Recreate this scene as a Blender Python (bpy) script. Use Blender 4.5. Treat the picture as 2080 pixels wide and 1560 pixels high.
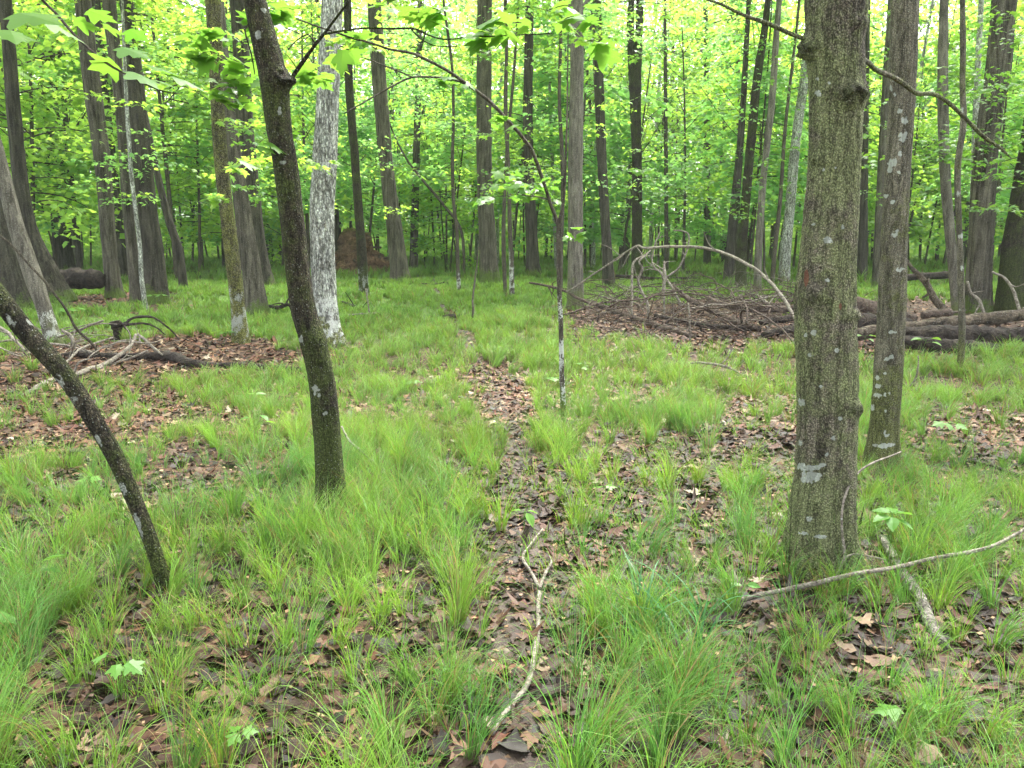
import bpy, math
import numpy as np
from math import radians as R

for o in list(bpy.data.objects):
    bpy.data.objects.remove(o)
S = bpy.context.scene
COL = S.collection
rng = np.random.default_rng(11)

# ------------------------------------------------------------------ camera, sky, sun, exposure
FPX, CX, CY = 1571.0, 1040.0, 780.0
PITCH = R(10.6)
CAMH = 1.5
cd = bpy.data.cameras.new("camera")
cam = bpy.data.objects.new("camera", cd)
COL.objects.link(cam)
cam.location = (0, 0, CAMH)
cam.rotation_euler = (R(90) - PITCH, 0, 0)
cd.sensor_width = 36.0
cd.lens = 36.0 * FPX / 2080.0
cd.clip_start = 0.05
cd.clip_end = 1500
S.camera = cam

SUN_EL, SUN_AZ = R(58), R(25)          # azimuth measured from +Y (view direction) towards +X
w = bpy.data.worlds.new("World")
S.world = w
w.use_nodes = True
nt = w.node_tree
nt.nodes.clear()
sky = nt.nodes.new("ShaderNodeTexSky")
sky.sky_type = 'NISHITA'
sky.sun_disc = False
sky.sun_elevation = SUN_EL
sky.sun_rotation = SUN_AZ
sky.dust_density = 4.0
hs = nt.nodes.new("ShaderNodeHueSaturation")
hs.inputs['Saturation'].default_value = 0.22
bg = nt.nodes.new("ShaderNodeBackground")
bg.inputs['Strength'].default_value = 0.15
ow = nt.nodes.new("ShaderNodeOutputWorld")
nt.links.new(sky.outputs[0], hs.inputs['Color'])
nt.links.new(hs.outputs[0], bg.inputs['Color'])
nt.links.new(bg.outputs[0], ow.inputs['Surface'])
sl = bpy.data.lights.new("sun", 'SUN')
sl.energy = 1.5
sl.angle = R(14)
sl.color = (1.0, 0.96, 0.88)
so = bpy.data.objects.new("sun", sl)
COL.objects.link(so)
# a sun lamp shines along its -Z; aim it from (az, el) down to the ground
so.rotation_euler = (R(90) - SUN_EL, 0, R(180) - SUN_AZ)
S.view_settings.view_transform = 'Standard'
S.view_settings.look = 'None'
S.view_settings.gamma = 1
S.view_settings.exposure = 2.7
S.render.engine = 'CYCLES'
S.cycles.max_bounces = 10
S.cycles.diffuse_bounces = 7
S.cycles.transmission_bounces = 8
S.cycles.transparent_max_bounces = 4
S.cycles.caustics_reflective = False
S.cycles.caustics_refractive = False
S.cycles.use_denoising = True

# ------------------------------------------------------------------ small maths helpers
def _h(ix, iy, iz, seed):
    n = (ix * 374761393 + iy * 668265263 + iz * 2147483647 + seed * 1274126177) & 0xFFFFFFFF
    n = ((n ^ (n >> 13)) * 1274126177) & 0xFFFFFFFF
    return ((n ^ (n >> 16)) & 0xFFFF) / 65535.0

def vnoise(p, seed=0):
    p = np.asarray(p, float)
    i = np.floor(p).astype(np.int64)
    f = p - i
    f = f * f * (3 - 2 * f)
    r = 0
    for dx in (0, 1):
        wx = f[..., 0] if dx else 1 - f[..., 0]
        for dy in (0, 1):
            wy = f[..., 1] if dy else 1 - f[..., 1]
            for dz in (0, 1):
                wz = f[..., 2] if dz else 1 - f[..., 2]
                r = r + wx * wy * wz * _h(i[..., 0] + dx, i[..., 1] + dy, i[..., 2] + dz, seed)
    return r * 2 - 1

def fbm(p, seed=0, octs=4):
    p = np.asarray(p, float)
    a, r = 0.5, 0
    for k in range(octs):
        r = r + a * vnoise(p * (2 ** k), seed + k * 17)
        a *= 0.5
    return r

def gz(x, y):
    x = np.asarray(x, float); y = np.asarray(y, float)
    p = np.stack([x * 0.35, y * 0.35, np.zeros_like(x)], -1)
    q = np.stack([x * 1.6, y * 1.6, np.zeros_like(x) + 3], -1)
    return 0.07 * vnoise(p, 5) + 0.018 * vnoise(q, 9)

CP, SP = math.cos(PITCH), math.sin(PITCH)
FWD = np.array([0, CP, -SP]); UP = np.array([0, SP, CP])
CAMP = np.array([0, 0, CAMH])

def ray(px, py):
    px = np.asarray(px, float); py = np.asarray(py, float)
    a = (px - CX) / FPX; b = (CY - py) / FPX
    return np.stack([a, CP + b * SP, -SP + b * CP], -1)

def G(px, py, lift=0.0):
    d = ray(px, py)
    z = 0.0
    for _ in range(6):
        t = (z - CAMH) / d[2]
        p = CAMP + d * t
        z = float(gz(p[0], p[1]))
    return np.array([p[0], p[1], z + lift])

def Dp(px, py, Y):
    d = ray(px, py)
    return CAMP + d * (Y / d[1])

def depth(p):
    return (np.asarray(p) - CAMP) @ FWD

def proj(P):
    q = np.asarray(P) - CAMP
    f = q @ FWD
    f = np.where(f < 0.05, 0.05, f)
    return CX + FPX * q[..., 0] / f, CY - FPX * (q @ UP) / f, f

def nrm(v):
    v = np.asarray(v, float)
    return v / np.maximum(np.linalg.norm(v, axis=-1, keepdims=True), 1e-9)

def catmull(pts, step):
    pts = np.asarray(pts, float)
    n = len(pts)
    if n == 2:
        m = max(2, int(np.linalg.norm(pts[1, :3] - pts[0, :3]) / step) + 1)
        t = np.linspace(0, 1, m)[:, None]
        return pts[0] * (1 - t) + pts[1] * t
    e = np.vstack([2 * pts[0] - pts[1], pts, 2 * pts[-1] - pts[-2]])
    out = []
    for i in range(1, n):
        p0, p1, p2, p3 = e[i - 1], e[i], e[i + 1], e[i + 2]
        m = max(2, int(np.linalg.norm(p2[:3] - p1[:3]) / step) + 1)
        t = np.linspace(0, 1, m, endpoint=False)[:, None]
        out.append(0.5 * (2 * p1 + (p2 - p0) * t + (2 * p0 - 5 * p1 + 4 * p2 - p3) * t * t + (3 * p1 - p0 - 3 * p2 + p3) * t ** 3))
    out.append(pts[-1:])
    q = np.vstack(out)
    q[:, 3] = np.maximum(q[:, 3], 0.0004)
    return q

# ------------------------------------------------------------------ mesh building
class MB:
    """collects vertices and faces, then links them as ONE mesh object"""
    def __init__(self):
        self.v = []; self.f = []; self.m = []; self.n = 0; self.at = {}
    def add(self, v, f, mat=0, **at):
        v = np.asarray(v, float).reshape(-1, 3)
        f = np.asarray(f, np.int64)
        self.v.append(v); self.f.append(f + self.n)
        self.m.append(np.full(len(f), mat, np.int32))
        for k in set(self.at) | set(at):
            if k not in self.at:
                self.at[k] = []
                if self.n: self.at[k].append(np.zeros((self.n,) + np.shape(at[k])[1:]))
            self.at[k].append(np.asarray(at[k], float) if k in at else np.zeros((len(v),) + self.at[k][0].shape[1:]))
        self.n += len(v)
    def mesh(self, name, mats, origin=(0, 0, 0), smooth=True):
        me = bpy.data.meshes.new(name)
        v = np.vstack(self.v) - np.asarray(origin)
        me.vertices.add(len(v))
        me.vertices.foreach_set("co", v.astype(np.float32).ravel())
        li = np.concatenate([f.ravel() for f in self.f])
        cnt = np.concatenate([np.full(len(f), f.shape[1]) for f in self.f])
        st = np.concatenate([[0], np.cumsum(cnt)[:-1]])
        me.loops.add(len(li))
        me.loops.foreach_set("vertex_index", li.astype(np.int32))
        me.polygons.add(len(cnt))
        me.polygons.foreach_set("loop_start", st.astype(np.int32))
        me.polygons.foreach_set("material_index", np.concatenate(self.m))
        me.polygons.foreach_set("use_smooth", np.full(len(cnt), smooth))
        for k, parts in self.at.items():
            a = np.concatenate(parts)
            if a.ndim == 1:
                at = me.attributes.new(k, 'FLOAT', 'POINT')
                at.data.foreach_set("value", a.astype(np.float32))
            else:
                at = me.attributes.new(k, 'FLOAT_COLOR', 'POINT')
                at.data.foreach_set("color", np.c_[a, np.ones(len(a))].astype(np.float32).ravel())
        for m in (mats if isinstance(mats, (list, tuple)) else [mats]):
            me.materials.append(m)
        me.update()
        me.validate()
        return me
    def build(self, name, mats, parent=None, origin=None, smooth=True):
        if origin is None:
            origin = parent.location if parent is not None else (0, 0, 0)
        me = self.mesh(name, mats, np.array(origin), smooth)
        o = bpy.data.objects.new(name, me)
        COL.objects.link(o)
        if parent is not None: o.parent = parent
        else: o.location = origin
        return o

def tag(o, label=None, cat=None, group=None, kind=None):
    if label: o['label'] = label
    if cat: o['category'] = cat
    if group: o['group'] = group
    if kind: o['kind'] = kind
    return o

def empty(name, loc, label, cat, group=None):
    o = bpy.data.objects.new(name, None)
    COL.objects.link(o)
    o.location = tuple(float(c) for c in loc)
    o.empty_display_size = 0.2
    return tag(o, label, cat, group)

def tube(P, Rr, sides, mul=None, cap=True):
    """a skin of rings along P; mul (rows, sides) scales the radius; returns verts, quads, (theta, z) grid"""
    P = np.asarray(P, float)
    n = len(P)
    T = np.gradient(P, axis=0)
    T = nrm(T)
    ref = np.array([1.0, 0, 0]) if abs(T[0, 0]) < 0.8 else np.array([0, 0, 1.0])
    N = np.zeros_like(P)
    c = ref - T[0] * (ref @ T[0])
    N[0] = c / np.linalg.norm(c)
    for i in range(1, n):
        c = N[i - 1] - T[i] * (N[i - 1] @ T[i])
        N[i] = c / max(np.linalg.norm(c), 1e-9)
    B = np.cross(T, N)
    th = np.linspace(0, 2 * np.pi, sides, endpoint=False)
    rad = np.asarray(Rr)[:, None] * (np.ones((n, sides)) if mul is None else mul)
    D = N[:, None, :] * np.cos(th)[None, :, None] + B[:, None, :] * np.sin(th)[None, :, None]
    V = P[:, None, :] + D * rad[..., None]
    i = np.arange(n - 1)[:, None] * sides; j = np.arange(sides)[None, :]; j2 = (j + 1) % sides
    F = np.stack([i + j, i + j2, i + sides + j2, i + sides + j], -1).reshape(-1, 4)
    V = V.reshape(-1, 3)
    D = D.reshape(-1, 3)
    if cap:
        k = len(V)
        V = np.vstack([V, P[:1], P[-1:]])
        D = np.vstack([D, -T[:1], T[-1:]])
        a = np.arange(sides)
        b = (a + 1) % sides
        c0 = np.stack([np.full(sides, k), b, a, a], -1)[:, :3]
        o = (n - 1) * sides
        c1 = np.stack([np.full(sides, k + 1), o + a, o + b], -1)
        return V, F, np.vstack([c0, c1]), D
    return V, F, None, D

def limb(mb, pts, sides=6, step=0.06, wob=0.0, rough=0.0, seed=0, mat=0):
    """a branch: pts rows (x,y,z,r)"""
    q = catmull(pts, step)
    P, rr = q[:, :3].copy(), q[:, 3]
    if wob:
        P += wob * np.stack([vnoise(P * 6 + 7.3 * k, seed + k) for k in range(3)], -1)
    mul = None
    if rough:
        s = np.linspace(0, 1, sides, endpoint=False) * 6
        a, b = np.meshgrid(np.arange(len(P)) * 0.7, s, indexing='ij')
        mul = 1 + rough * vnoise(np.stack([a, b, np.zeros_like(a) + seed], -1), seed)
    V, F, C, _ = tube(P, rr, sides, mul)
    mb.add(V, F, mat)
    mb.f.append(C + (mb.n - len(V))); mb.m.append(np.full(len(C), mat, np.int32))
    return q

# ------------------------------------------------------------------ materials
class NT:
    def __init__(self, name):
        self.m = bpy.data.materials.new(name)
        self.m.use_nodes = True
        self.t = self.m.node_tree
        self.t.nodes.clear()
    def n(self, typ, ins=None, **props):
        x = self.t.nodes.new("ShaderNode" + typ)
        for k, v in props.items(): setattr(x, k, v)
        for k, v in (ins or {}).items():
            s = x.inputs[k]
            if isinstance(v, bpy.types.NodeSocket): self.t.links.new(v, s)
            else: s.default_value = v
        return x
    def ramp(self, fac, stops):
        x = self.t.nodes.new("ShaderNodeValToRGB")
        e = x.color_ramp.elements
        while len(e) < len(stops): e.new(0.5)
        for el, (p, c) in zip(e, stops):
            el.position = p
            el.color = (c, c, c, 1) if isinstance(c, (int, float)) else tuple(c) + (1,)
        self.t.links.new(fac, x.inputs[0])
        return x.outputs[0]
    def mix(self, fac, a, b, mode='MIX'):
        x = self.t.nodes.new("ShaderNodeMix")
        x.data_type = 'RGBA'; x.blend_type = mode
        for s, v in ((x.inputs[0], fac), (x.inputs[6], a), (x.inputs[7], b)):
            if isinstance(v, bpy.types.NodeSocket): self.t.links.new(v, s)
            elif isinstance(v, (int, float)): s.default_value = v
            else: s.default_value = tuple(v) + (1,)
        return x.outputs[2]
    def math(self, op, a, b=0.0, clamp=False):
        x = self.t.nodes.new("ShaderNodeMath")
        x.operation = op; x.use_clamp = clamp
        for s, v in zip(x.inputs, (a, b)):
            if isinstance(v, bpy.types.NodeSocket): self.t.links.new(v, s)
            else: s.default_value = v
        return x.outputs[0]
    def out(self, sh):
        o = self.t.nodes.new("ShaderNodeOutputMaterial")
        self.t.links.new(sh, o.inputs['Surface'])
        return self.m

def bark(name, dark, light, scale=14, zs=0.16, fine=90, moss=0.0, mosscol=(0.085, 0.13, 0.025), lichen=0.0,
         lichencol=(0.47, 0.50, 0.46), lscale=7.0, bump=0.02, cracks=1.0, grain=0.0, gz_=0.8, gk=1.0):
    t = NT(name)
    tc = t.n("TexCoord").outputs['Object']
    oi = t.n("ObjectInfo").outputs['Random']
    off = t.n("VectorMath", {0: tc, 1: (0, 0, 0)}, operation='ADD')
    cmb = t.n("CombineXYZ", {0: t.math('MULTIPLY', oi, 13.0), 1: t.math('MULTIPLY', oi, 29.0), 2: t.math('MULTIPLY', oi, 53.0)})
    t.t.links.new(cmb.outputs[0], off.inputs[1])
    co = off.outputs[0]
    mp = t.n("Mapping", {'Vector': co, 'Scale': (1, 1, zs)}).outputs[0]
    wv = t.n("TexNoise", {'Vector': mp, 'Scale': scale, 'Detail': 5.0, 'Roughness': 0.6, 'Distortion': 0.6}).outputs[0]
    ridge = t.ramp(wv, [(0.33, 0.0), (0.62, 1.0)])
    fn = t.n("TexNoise", {'Vector': co, 'Scale': fine, 'Detail': 3.0}).outputs[0]
    big = t.n("TexNoise", {'Vector': co, 'Scale': 2.2, 'Detail': 3.0}).outputs[0]
    c = t.mix(ridge, dark, light)
    c = t.mix(1.0, c, t.ramp(fn, [(0.3, 0.55), (0.7, 1.35)]), 'MULTIPLY')
    c = t.mix(1.0, c, t.ramp(big, [(0.3, 0.75), (0.7, 1.2)]), 'MULTIPLY')
    if grain:
        gco = t.n("Mapping", {'Vector': co, 'Scale': (1, 1, gz_)}).outputs[0]
        wob = t.n("TexNoise", {'Vector': co, 'Scale': grain * 0.35, 'Detail': 3.0}).outputs['Color']
        gco = t.mix(1.7 / grain, gco, wob, 'ADD')
        gd = t.n("TexVoronoi", {'Vector': gco, 'Scale': grain}).outputs['Distance']
        gr = t.ramp(gd, [(0.22, 1.0), (0.62, 0.0)])
        ck = t.n("Mapping", {'Vector': co, 'Scale': (1, 1, 0.11)}).outputs[0]
        ck = t.n("TexNoise", {'Vector': ck, 'Scale': 22.0, 'Detail': 4.0, 'Roughness': 0.65, 'Distortion': 0.8}).outputs[0]
        ck = t.ramp(t.math('ABSOLUTE', t.math('SUBTRACT', ck, 0.5)), [(0.0, 0.0), (0.045, 1.0)])
        c = t.mix(gk, c, t.ramp(gr, [(0.0, 0.42), (0.5, 1.0), (1.0, 1.4)]), 'MULTIPLY')
    am = t.n("Attribute", attribute_name="moss").outputs['Fac']
    mn = t.n("TexNoise", {'Vector': co, 'Scale': 26.0, 'Detail': 4.0}).outputs[0]
    mb_ = t.n("TexNoise", {'Vector': co, 'Scale': 3.0, 'Detail': 2.0}).outputs[0]
    msum = t.math('ADD', t.math('ADD', t.math('MULTIPLY', mn, 0.4), t.math('MULTIPLY', mb_, 0.6)), t.math('ADD', t.math('MULTIPLY', am, 0.5), moss - 0.5))
    mf = t.ramp(msum, [(0.44, 0.0), (0.58, 0.92)])
    mc = t.mix(fn, [x * 0.55 for x in mosscol], [min(1, x * 1.5) for x in mosscol])
    if grain:
        mc = t.mix(0.85, mc, t.ramp(gr, [(0.0, 0.42), (0.45, 1.0), (1.0, 1.45)]), 'MULTIPLY')
    c = t.mix(mf, c, mc)
    if grain: c = t.mix(1.0, c, t.ramp(ck, [(0.0, 0.52), (1.0, 1.0)]), 'MULTIPLY')
    kn = t.n("Attribute", attribute_name="knot").outputs['Fac']
    c = t.mix(1.0, c, t.ramp(kn, [(0.2, 1.0), (1.0, 0.42)]), 'MULTIPLY')
    al = t.n("Attribute", attribute_name="lichen").outputs['Fac']
    vo = t.n("TexNoise", {'Vector': co, 'Scale': lscale, 'Detail': 3.0, 'Roughness': 0.55}).outputs[0]
    ln = t.n("TexNoise", {'Vector': co, 'Scale': 70.0, 'Detail': 2.0}).outputs[0]
    lf = t.ramp(t.math('ADD', vo, t.math('ADD', t.math('MULTIPLY', ln, 0.14), lichen - 0.57)), [(0.60, 0.0), (0.645, 0.9)])
    sp = t.n("TexVoronoi", {'Vector': co, 'Scale': lscale * 5.5}).outputs['Distance']
    sf = t.ramp(sp, [(0.10 + 0.14 * lichen, 0.75), (0.16 + 0.16 * lichen, 0.0)])
    if lichen <= 0: sf = None
    lsum = t.math('MAXIMUM', lf, t.ramp(t.math('ADD', al, t.math('MULTIPLY', t.math('SUBTRACT', ln, 0.5), 1.3)), [(0.38, 0.0), (0.58, 0.95)]))
    if sf: lsum = t.math('MAXIMUM', lsum, sf)
    lc = t.mix(fn, [x * 0.8 for x in lichencol], [min(0.9, x * 1.2) for x in lichencol])
    c = t.mix(t.math('MULTIPLY', lsum, 0.86), c, lc)
    ar = t.n("Attribute", attribute_name="wound").outputs['Fac']
    c = t.mix(t.ramp(ar, [(0.35, 0.0), (0.6, 0.9)]), c, (0.20, 0.085, 0.055))
    hgt = t.math('ADD', t.math('MULTIPLY', ridge, cracks), t.math('ADD', t.math('MULTIPLY', fn, 0.35), t.math('MULTIPLY', mf, 0.3)))
    if grain: hgt = t.math('ADD', t.math('ADD', hgt, t.math('MULTIPLY', gr, 1.0 * gk)), t.math('MULTIPLY', ck, 1.2))
    bp = t.n("Bump", {'Height': hgt, 'Strength': 0.9, 'Distance': bump})
    b = t.n("BsdfPrincipled", {'Base Color': c, 'Roughness': 0.9, 'Normal': bp.outputs[0]})
    b.inputs['Specular IOR Level'].default_value = 0.2
    return t.out(b.outputs[0])

def leafmat(name, c1, c2, t1, t2, fac=0.5, rough=0.45, spec=0.35):
    t = NT(name)
    ri = t.n("NewGeometry").outputs['Random Per Island']
    oi = t.n("ObjectInfo").outputs['Random']
    f = t.math('FRACT', t.math('ADD', ri, t.math('MULTIPLY', oi, 0.37)))
    k = t.math('ADD', t.math('MULTIPLY', f, 0.65), t.math('MULTIPLY', oi, 0.35))
    c = t.mix(k, c1, c2)
    tr = t.mix(k, t1, t2)
    b = t.n("BsdfPrincipled", {'Base Color': c, 'Roughness': rough})
    b.inputs['Specular IOR Level'].default_value = spec
    tl = t.n("BsdfTranslucent", {'Color': tr})
    mx = t.n("MixShader", {0: fac, 1: b.outputs[0], 2: tl.outputs[0]})
    return t.out(mx.outputs[0])

def colmat(name, rough=0.6, spec=0.3, trans=0.0, tmul=(1, 1, 1)):
    """colour from the 'col' point attribute (own colours; grass also carries a mid-distance brightness), with optional translucency"""
    t = NT(name)
    c = t.n("Attribute", attribute_name="col").outputs['Color']
    b = t.n("BsdfPrincipled", {'Base Color': c, 'Roughness': rough})
    b.inputs['Specular IOR Level'].default_value = spec
    if trans:
        tl = t.n("BsdfTranslucent", {'Color': t.mix(1.0, c, tmul, 'MULTIPLY')})
        return t.out(t.n("MixShader", {0: trans, 1: b.outputs[0], 2: tl.outputs[0]}).outputs[0])
    return t.out(b.outputs[0])

M = {}
M['mossy'] = bark("mossy_bark", (0.090, 0.078, 0.058), (0.29, 0.255, 0.195), scale=26, zs=0.14, fine=190, moss=0.54, mosscol=(0.235, 0.26, 0.125), lichen=0.0, lscale=9, bump=0.011, grain=150)
M['spotted'] = bark("spotted_bark", (0.095, 0.087, 0.064), (0.225, 0.205, 0.155), scale=28, zs=0.2, fine=190, moss=0.41, mosscol=(0.15, 0.165, 0.06), lichen=0.03, lscale=13, bump=0.008, grain=150, gk=.7)
M['darkmoss'] = bark("dark_mossy_bark", (0.022, 0.018, 0.012), (0.090, 0.076, 0.050), scale=36, zs=0.25, fine=170, moss=0.49, mosscol=(0.070, 0.090, 0.024), lichen=0.02, lichencol=(0.36, 0.38, 0.34), lscale=10, bump=0.012, grain=130)
M['white'] = bark("white_lichen_bark", (0.22, 0.21, 0.18), (0.74, 0.76, 0.71), scale=22, zs=0.20, fine=90, moss=0.30, mosscol=(0.20, 0.22, 0.06), lichen=0.06, lichencol=(0.74, 0.76, 0.72), lscale=8, bump=0.02, grain=42, gz_=.45, gk=.85)
M['yellow'] = bark("yellow_moss_bark", (0.07, 0.062, 0.036), (0.18, 0.165, 0.10), scale=24, zs=0.3, fine=120, grain=70, moss=0.52, mosscol=(0.22, 0.23, 0.07), lichen=0.06, lscale=8, bump=0.02)
M['brown'] = bark("furrowed_brown_bark", (0.029, 0.025, 0.018), (0.138, 0.124, 0.098), scale=16, zs=0.10, fine=60, moss=0.22, lichen=0.03, lichencol=(0.36, 0.36, 0.33), lscale=6, bump=0.035)
M['dark'] = bark("furrowed_dark_bark", (0.017, 0.015, 0.011), (0.078, 0.070, 0.055), scale=15, zs=0.10, fine=60, moss=0.22, lichen=0.015, lichencol=(0.3, 0.3, 0.28), lscale=6, bump=0.035)
M['grey'] = bark("grey_bark", (0.060, 0.053, 0.043), (0.185, 0.170, 0.140), scale=20, zs=0.14, fine=70, moss=0.30, mosscol=(0.11, 0.13, 0.05), lichen=0.05, lichencol=(0.45, 0.47, 0.43), lscale=7, bump=0.02)
M['thin'] = bark("slim_stem_bark", (0.028, 0.023, 0.018), (0.105, 0.090, 0.068), scale=40, zs=0.3, fine=120, moss=0.30, lichen=0.06, lichencol=(0.50, 0.52, 0.48), lscale=12, bump=0.008)
M['rotlog'] = bark("rotten_log", (0.011, 0.009, 0.008), (0.055, 0.043, 0.035), scale=12, zs=1.0, fine=50, moss=0.26, mosscol=(0.11, 0.13, 0.035), lichen=0.0, bump=0.03)
M['log'] = bark("weathered_log", (0.026, 0.021, 0.016), (0.125, 0.098, 0.072), scale=14, zs=1.0, fine=60, moss=0.34, mosscol=(0.12, 0.14, 0.04), lichen=0.02, bump=0.025)
M['deadwood'] = bark("bleached_deadwood", (0.085, 0.070, 0.056), (0.27, 0.24, 0.20), scale=25, zs=1.0, fine=90, moss=0.26, lichen=0.02, bump=0.008)
M['deadbrown'] = bark("brown_deadwood", (0.026, 0.019, 0.016), (0.120, 0.088, 0.070), scale=25, zs=1.0, fine=90, moss=0.24, lichen=0.01, bump=0.008)
M['rootsoil'] = bark("root_plate_soil", (0.06, 0.032, 0.022), (0.27, 0.155, 0.105), scale=3.0, zs=1.0, fine=14, moss=0.15, mosscol=(0.13, 0.14, 0.03), lichen=0.0, bump=0.12)
M['birch'] = bark("ragged_birch_bark", (0.035, 0.03, 0.025), (0.24, 0.22, 0.19), scale=30, zs=1.0, fine=70, moss=0.25, lichen=0.04, bump=0.012)
M['twig'] = bark("twig_bark", (0.020, 0.016, 0.012), (0.065, 0.052, 0.038), scale=50, zs=1.0, fine=150, lichen=0.0, bump=0.003)

M['leaf'] = leafmat("maple_leaf", (0.11, 0.26, 0.040), (0.20, 0.36, 0.055), (0.36, 0.64, 0.08), (0.60, 0.80, 0.11), 0.6)
M['leafcool'] = leafmat("shaded_maple_leaf", (0.10, 0.26, 0.075), (0.15, 0.33, 0.075), (0.30, 0.64, 0.18), (0.46, 0.74, 0.15), 0.58)
M['leaffar'] = leafmat("far_woods_leaf", (0.13, 0.28, 0.060), (0.22, 0.36, 0.075), (0.36, 0.60, 0.11), (0.62, 0.78, 0.16), 0.5)
M['leafbig'] = leafmat("close_maple_leaf", (0.050, 0.15, 0.020), (0.10, 0.22, 0.022), (0.13, 0.33, 0.035), (0.27, 0.46, 0.05), 0.5)
M['seedleaf'] = leafmat("seedling_leaf", (0.06, 0.19, 0.030), (0.11, 0.25, 0.035), (0.14, 0.34, 0.04), (0.26, 0.44, 0.05), 0.4)
M['grass'] = colmat("sedge_blades", rough=0.5, spec=0.3, trans=0.4, tmul=(1.25, 1.25, 0.7))
M['litter'] = colmat("dead_leaf", rough=0.6, spec=0.22)

def ground_mat():
    t = NT("forest_soil")
    co = t.n("TexCoord").outputs['Object']
    a = t.n("TexNoise", {'Vector': co, 'Scale': 9.0, 'Detail': 6.0, 'Roughness': 0.7}).outputs[0]
    v = t.n("TexVoronoi", {'Vector': co, 'Scale': 16.0}).outputs['Color']
    v = t.n("SeparateColor", {0: v}).outputs[0]
    soil = t.ramp(v, [(0.0, (0.018, 0.012, 0.008)), (0.35, (0.045, 0.026, 0.017)), (0.7, (0.085, 0.047, 0.030)), (1.0, (0.13, 0.085, 0.055))])
    soil = t.mix(1.0, soil, t.ramp(a, [(0.3, 0.5), (0.7, 1.3)]), 'MULTIPLY')
    gr = t.mix(a, (0.045, 0.095, 0.018), (0.12, 0.19, 0.035))
    f = t.n("Attribute", attribute_name="green").outputs['Fac']
    f = t.math('ADD', f, t.math('MULTIPLY', t.math('SUBTRACT', a, 0.5), 0.9))
    c = t.mix(t.ramp(f, [(0.35, 0.0), (0.65, 1.0)]), soil, gr)
    bp = t.n("Bump", {'Height': a, 'Strength': 1.0, 'Distance': 0.03})
    b = t.n("BsdfPrincipled", {'Base Color': c, 'Roughness': 0.85, 'Normal': bp.outputs[0]})
    b.inputs['Specular IOR Level'].default_value = 0.2
    return t.out(b.outputs[0])
M['ground'] = ground_mat()

def path_mat():
    t = NT("trodden_soil")
    co = t.n("TexCoord").outputs['Object']
    a = t.n("TexNoise", {'Vector': co, 'Scale': 24.0, 'Detail': 6.0, 'Roughness': 0.7}).outputs[0]
    c = t.ramp(a, [(0.3, (0.014, 0.010, 0.007)), (0.5, (0.040, 0.025, 0.017)), (0.7, (0.085, 0.055, 0.038))])
    bp = t.n("Bump", {'Height': a, 'Strength': 1.0, 'Distance': 0.02})
    b = t.n("BsdfPrincipled", {'Base Color': c, 'Roughness': 0.7, 'Normal': bp.outputs[0]})
    return t.out(b.outputs[0])

# ------------------------------------------------------------------ where grass grows and where litter lies bare
PATHPX = [(1000, 1640), (1040, 1540), (1075, 1400), (1078, 1250), (1080, 1120), (1062, 1010), (1045, 910), (1015, 840), (1000, 785),
          (958, 715), (928, 665), (905, 632), (893, 605), (886, 585), (880, 566)]
PATH = np.array([G(*p) for p in PATHPX])
PATHQ = catmull(np.c_[PATH, np.zeros(len(PATH))], 0.12)[:, :2]
BARE = [(335, 728, 345, 42, 1.0), (90, 770, 120, 45, .8), (90, 890, 190, 75, .8), (250, 830, 130, 45, .7), (250, 618, 130, 22, 1.0),
        (1420, 660, 290, 55, 1.0), (1580, 880, 120, 70, .75), (1460, 940, 100, 60, .6), (1990, 900, 160, 60, .8), (1960, 845, 120, 30, .5),
        (1240, 815, 90, 28, .7), (1010, 800, 60, 55, .9), (1090, 1130, 90, 110, .5), (560, 820, 60, 25, .3), (740, 770, 45, 25, .5), (1650, 1330, 260, 110, .45),
        (1480, 1180, 150, 60, .4), (1900, 672, 260, 62, 1.0), (330, 1030, 150, 50, .3), (880, 1000, 80, 50, .35), (170, 1050, 160, 60, .35), (1080, 1480, 170, 90, .55), (700, 1330, 140, 60, .25)]

def bare(x, y):
    x = np.asarray(x, float); y = np.asarray(y, float)
    P = np.stack([x, y, np.zeros_like(x)], -1)
    px, py, f = proj(P)
    jx = 60 * fbm(P * 1.3, 31, 3) * (8 / np.maximum(f, 2)); jy = 30 * fbm(P * 1.3, 47, 3)
    b = np.zeros_like(x)
    for cx, cy, rx, ry, s in BARE:
        q = ((px + jx - cx) / rx) ** 2 + ((py + jy - cy) / ry) ** 2
        b = np.maximum(b, s * np.clip(1.45 - .75 * q, 0, 1) ** 1.3)
    d = np.full(x.shape, 1e9)
    for i in range(0, len(PATHQ)):
        d = np.minimum(d, np.hypot(x - PATHQ[i, 0], y - PATHQ[i, 1]))
    wd = np.where(f > 8.5, .07, np.where(f < 5.2, .135, .10)) * (1 + 0.6 * vnoise(P * 2.1, 77))
    b = np.maximum(b, np.clip(1.35 - (d / wd) * 0.6, 0, 1) * 0.95)
    b = np.where(f > 0.1, b, 0.2)
    return b

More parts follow.
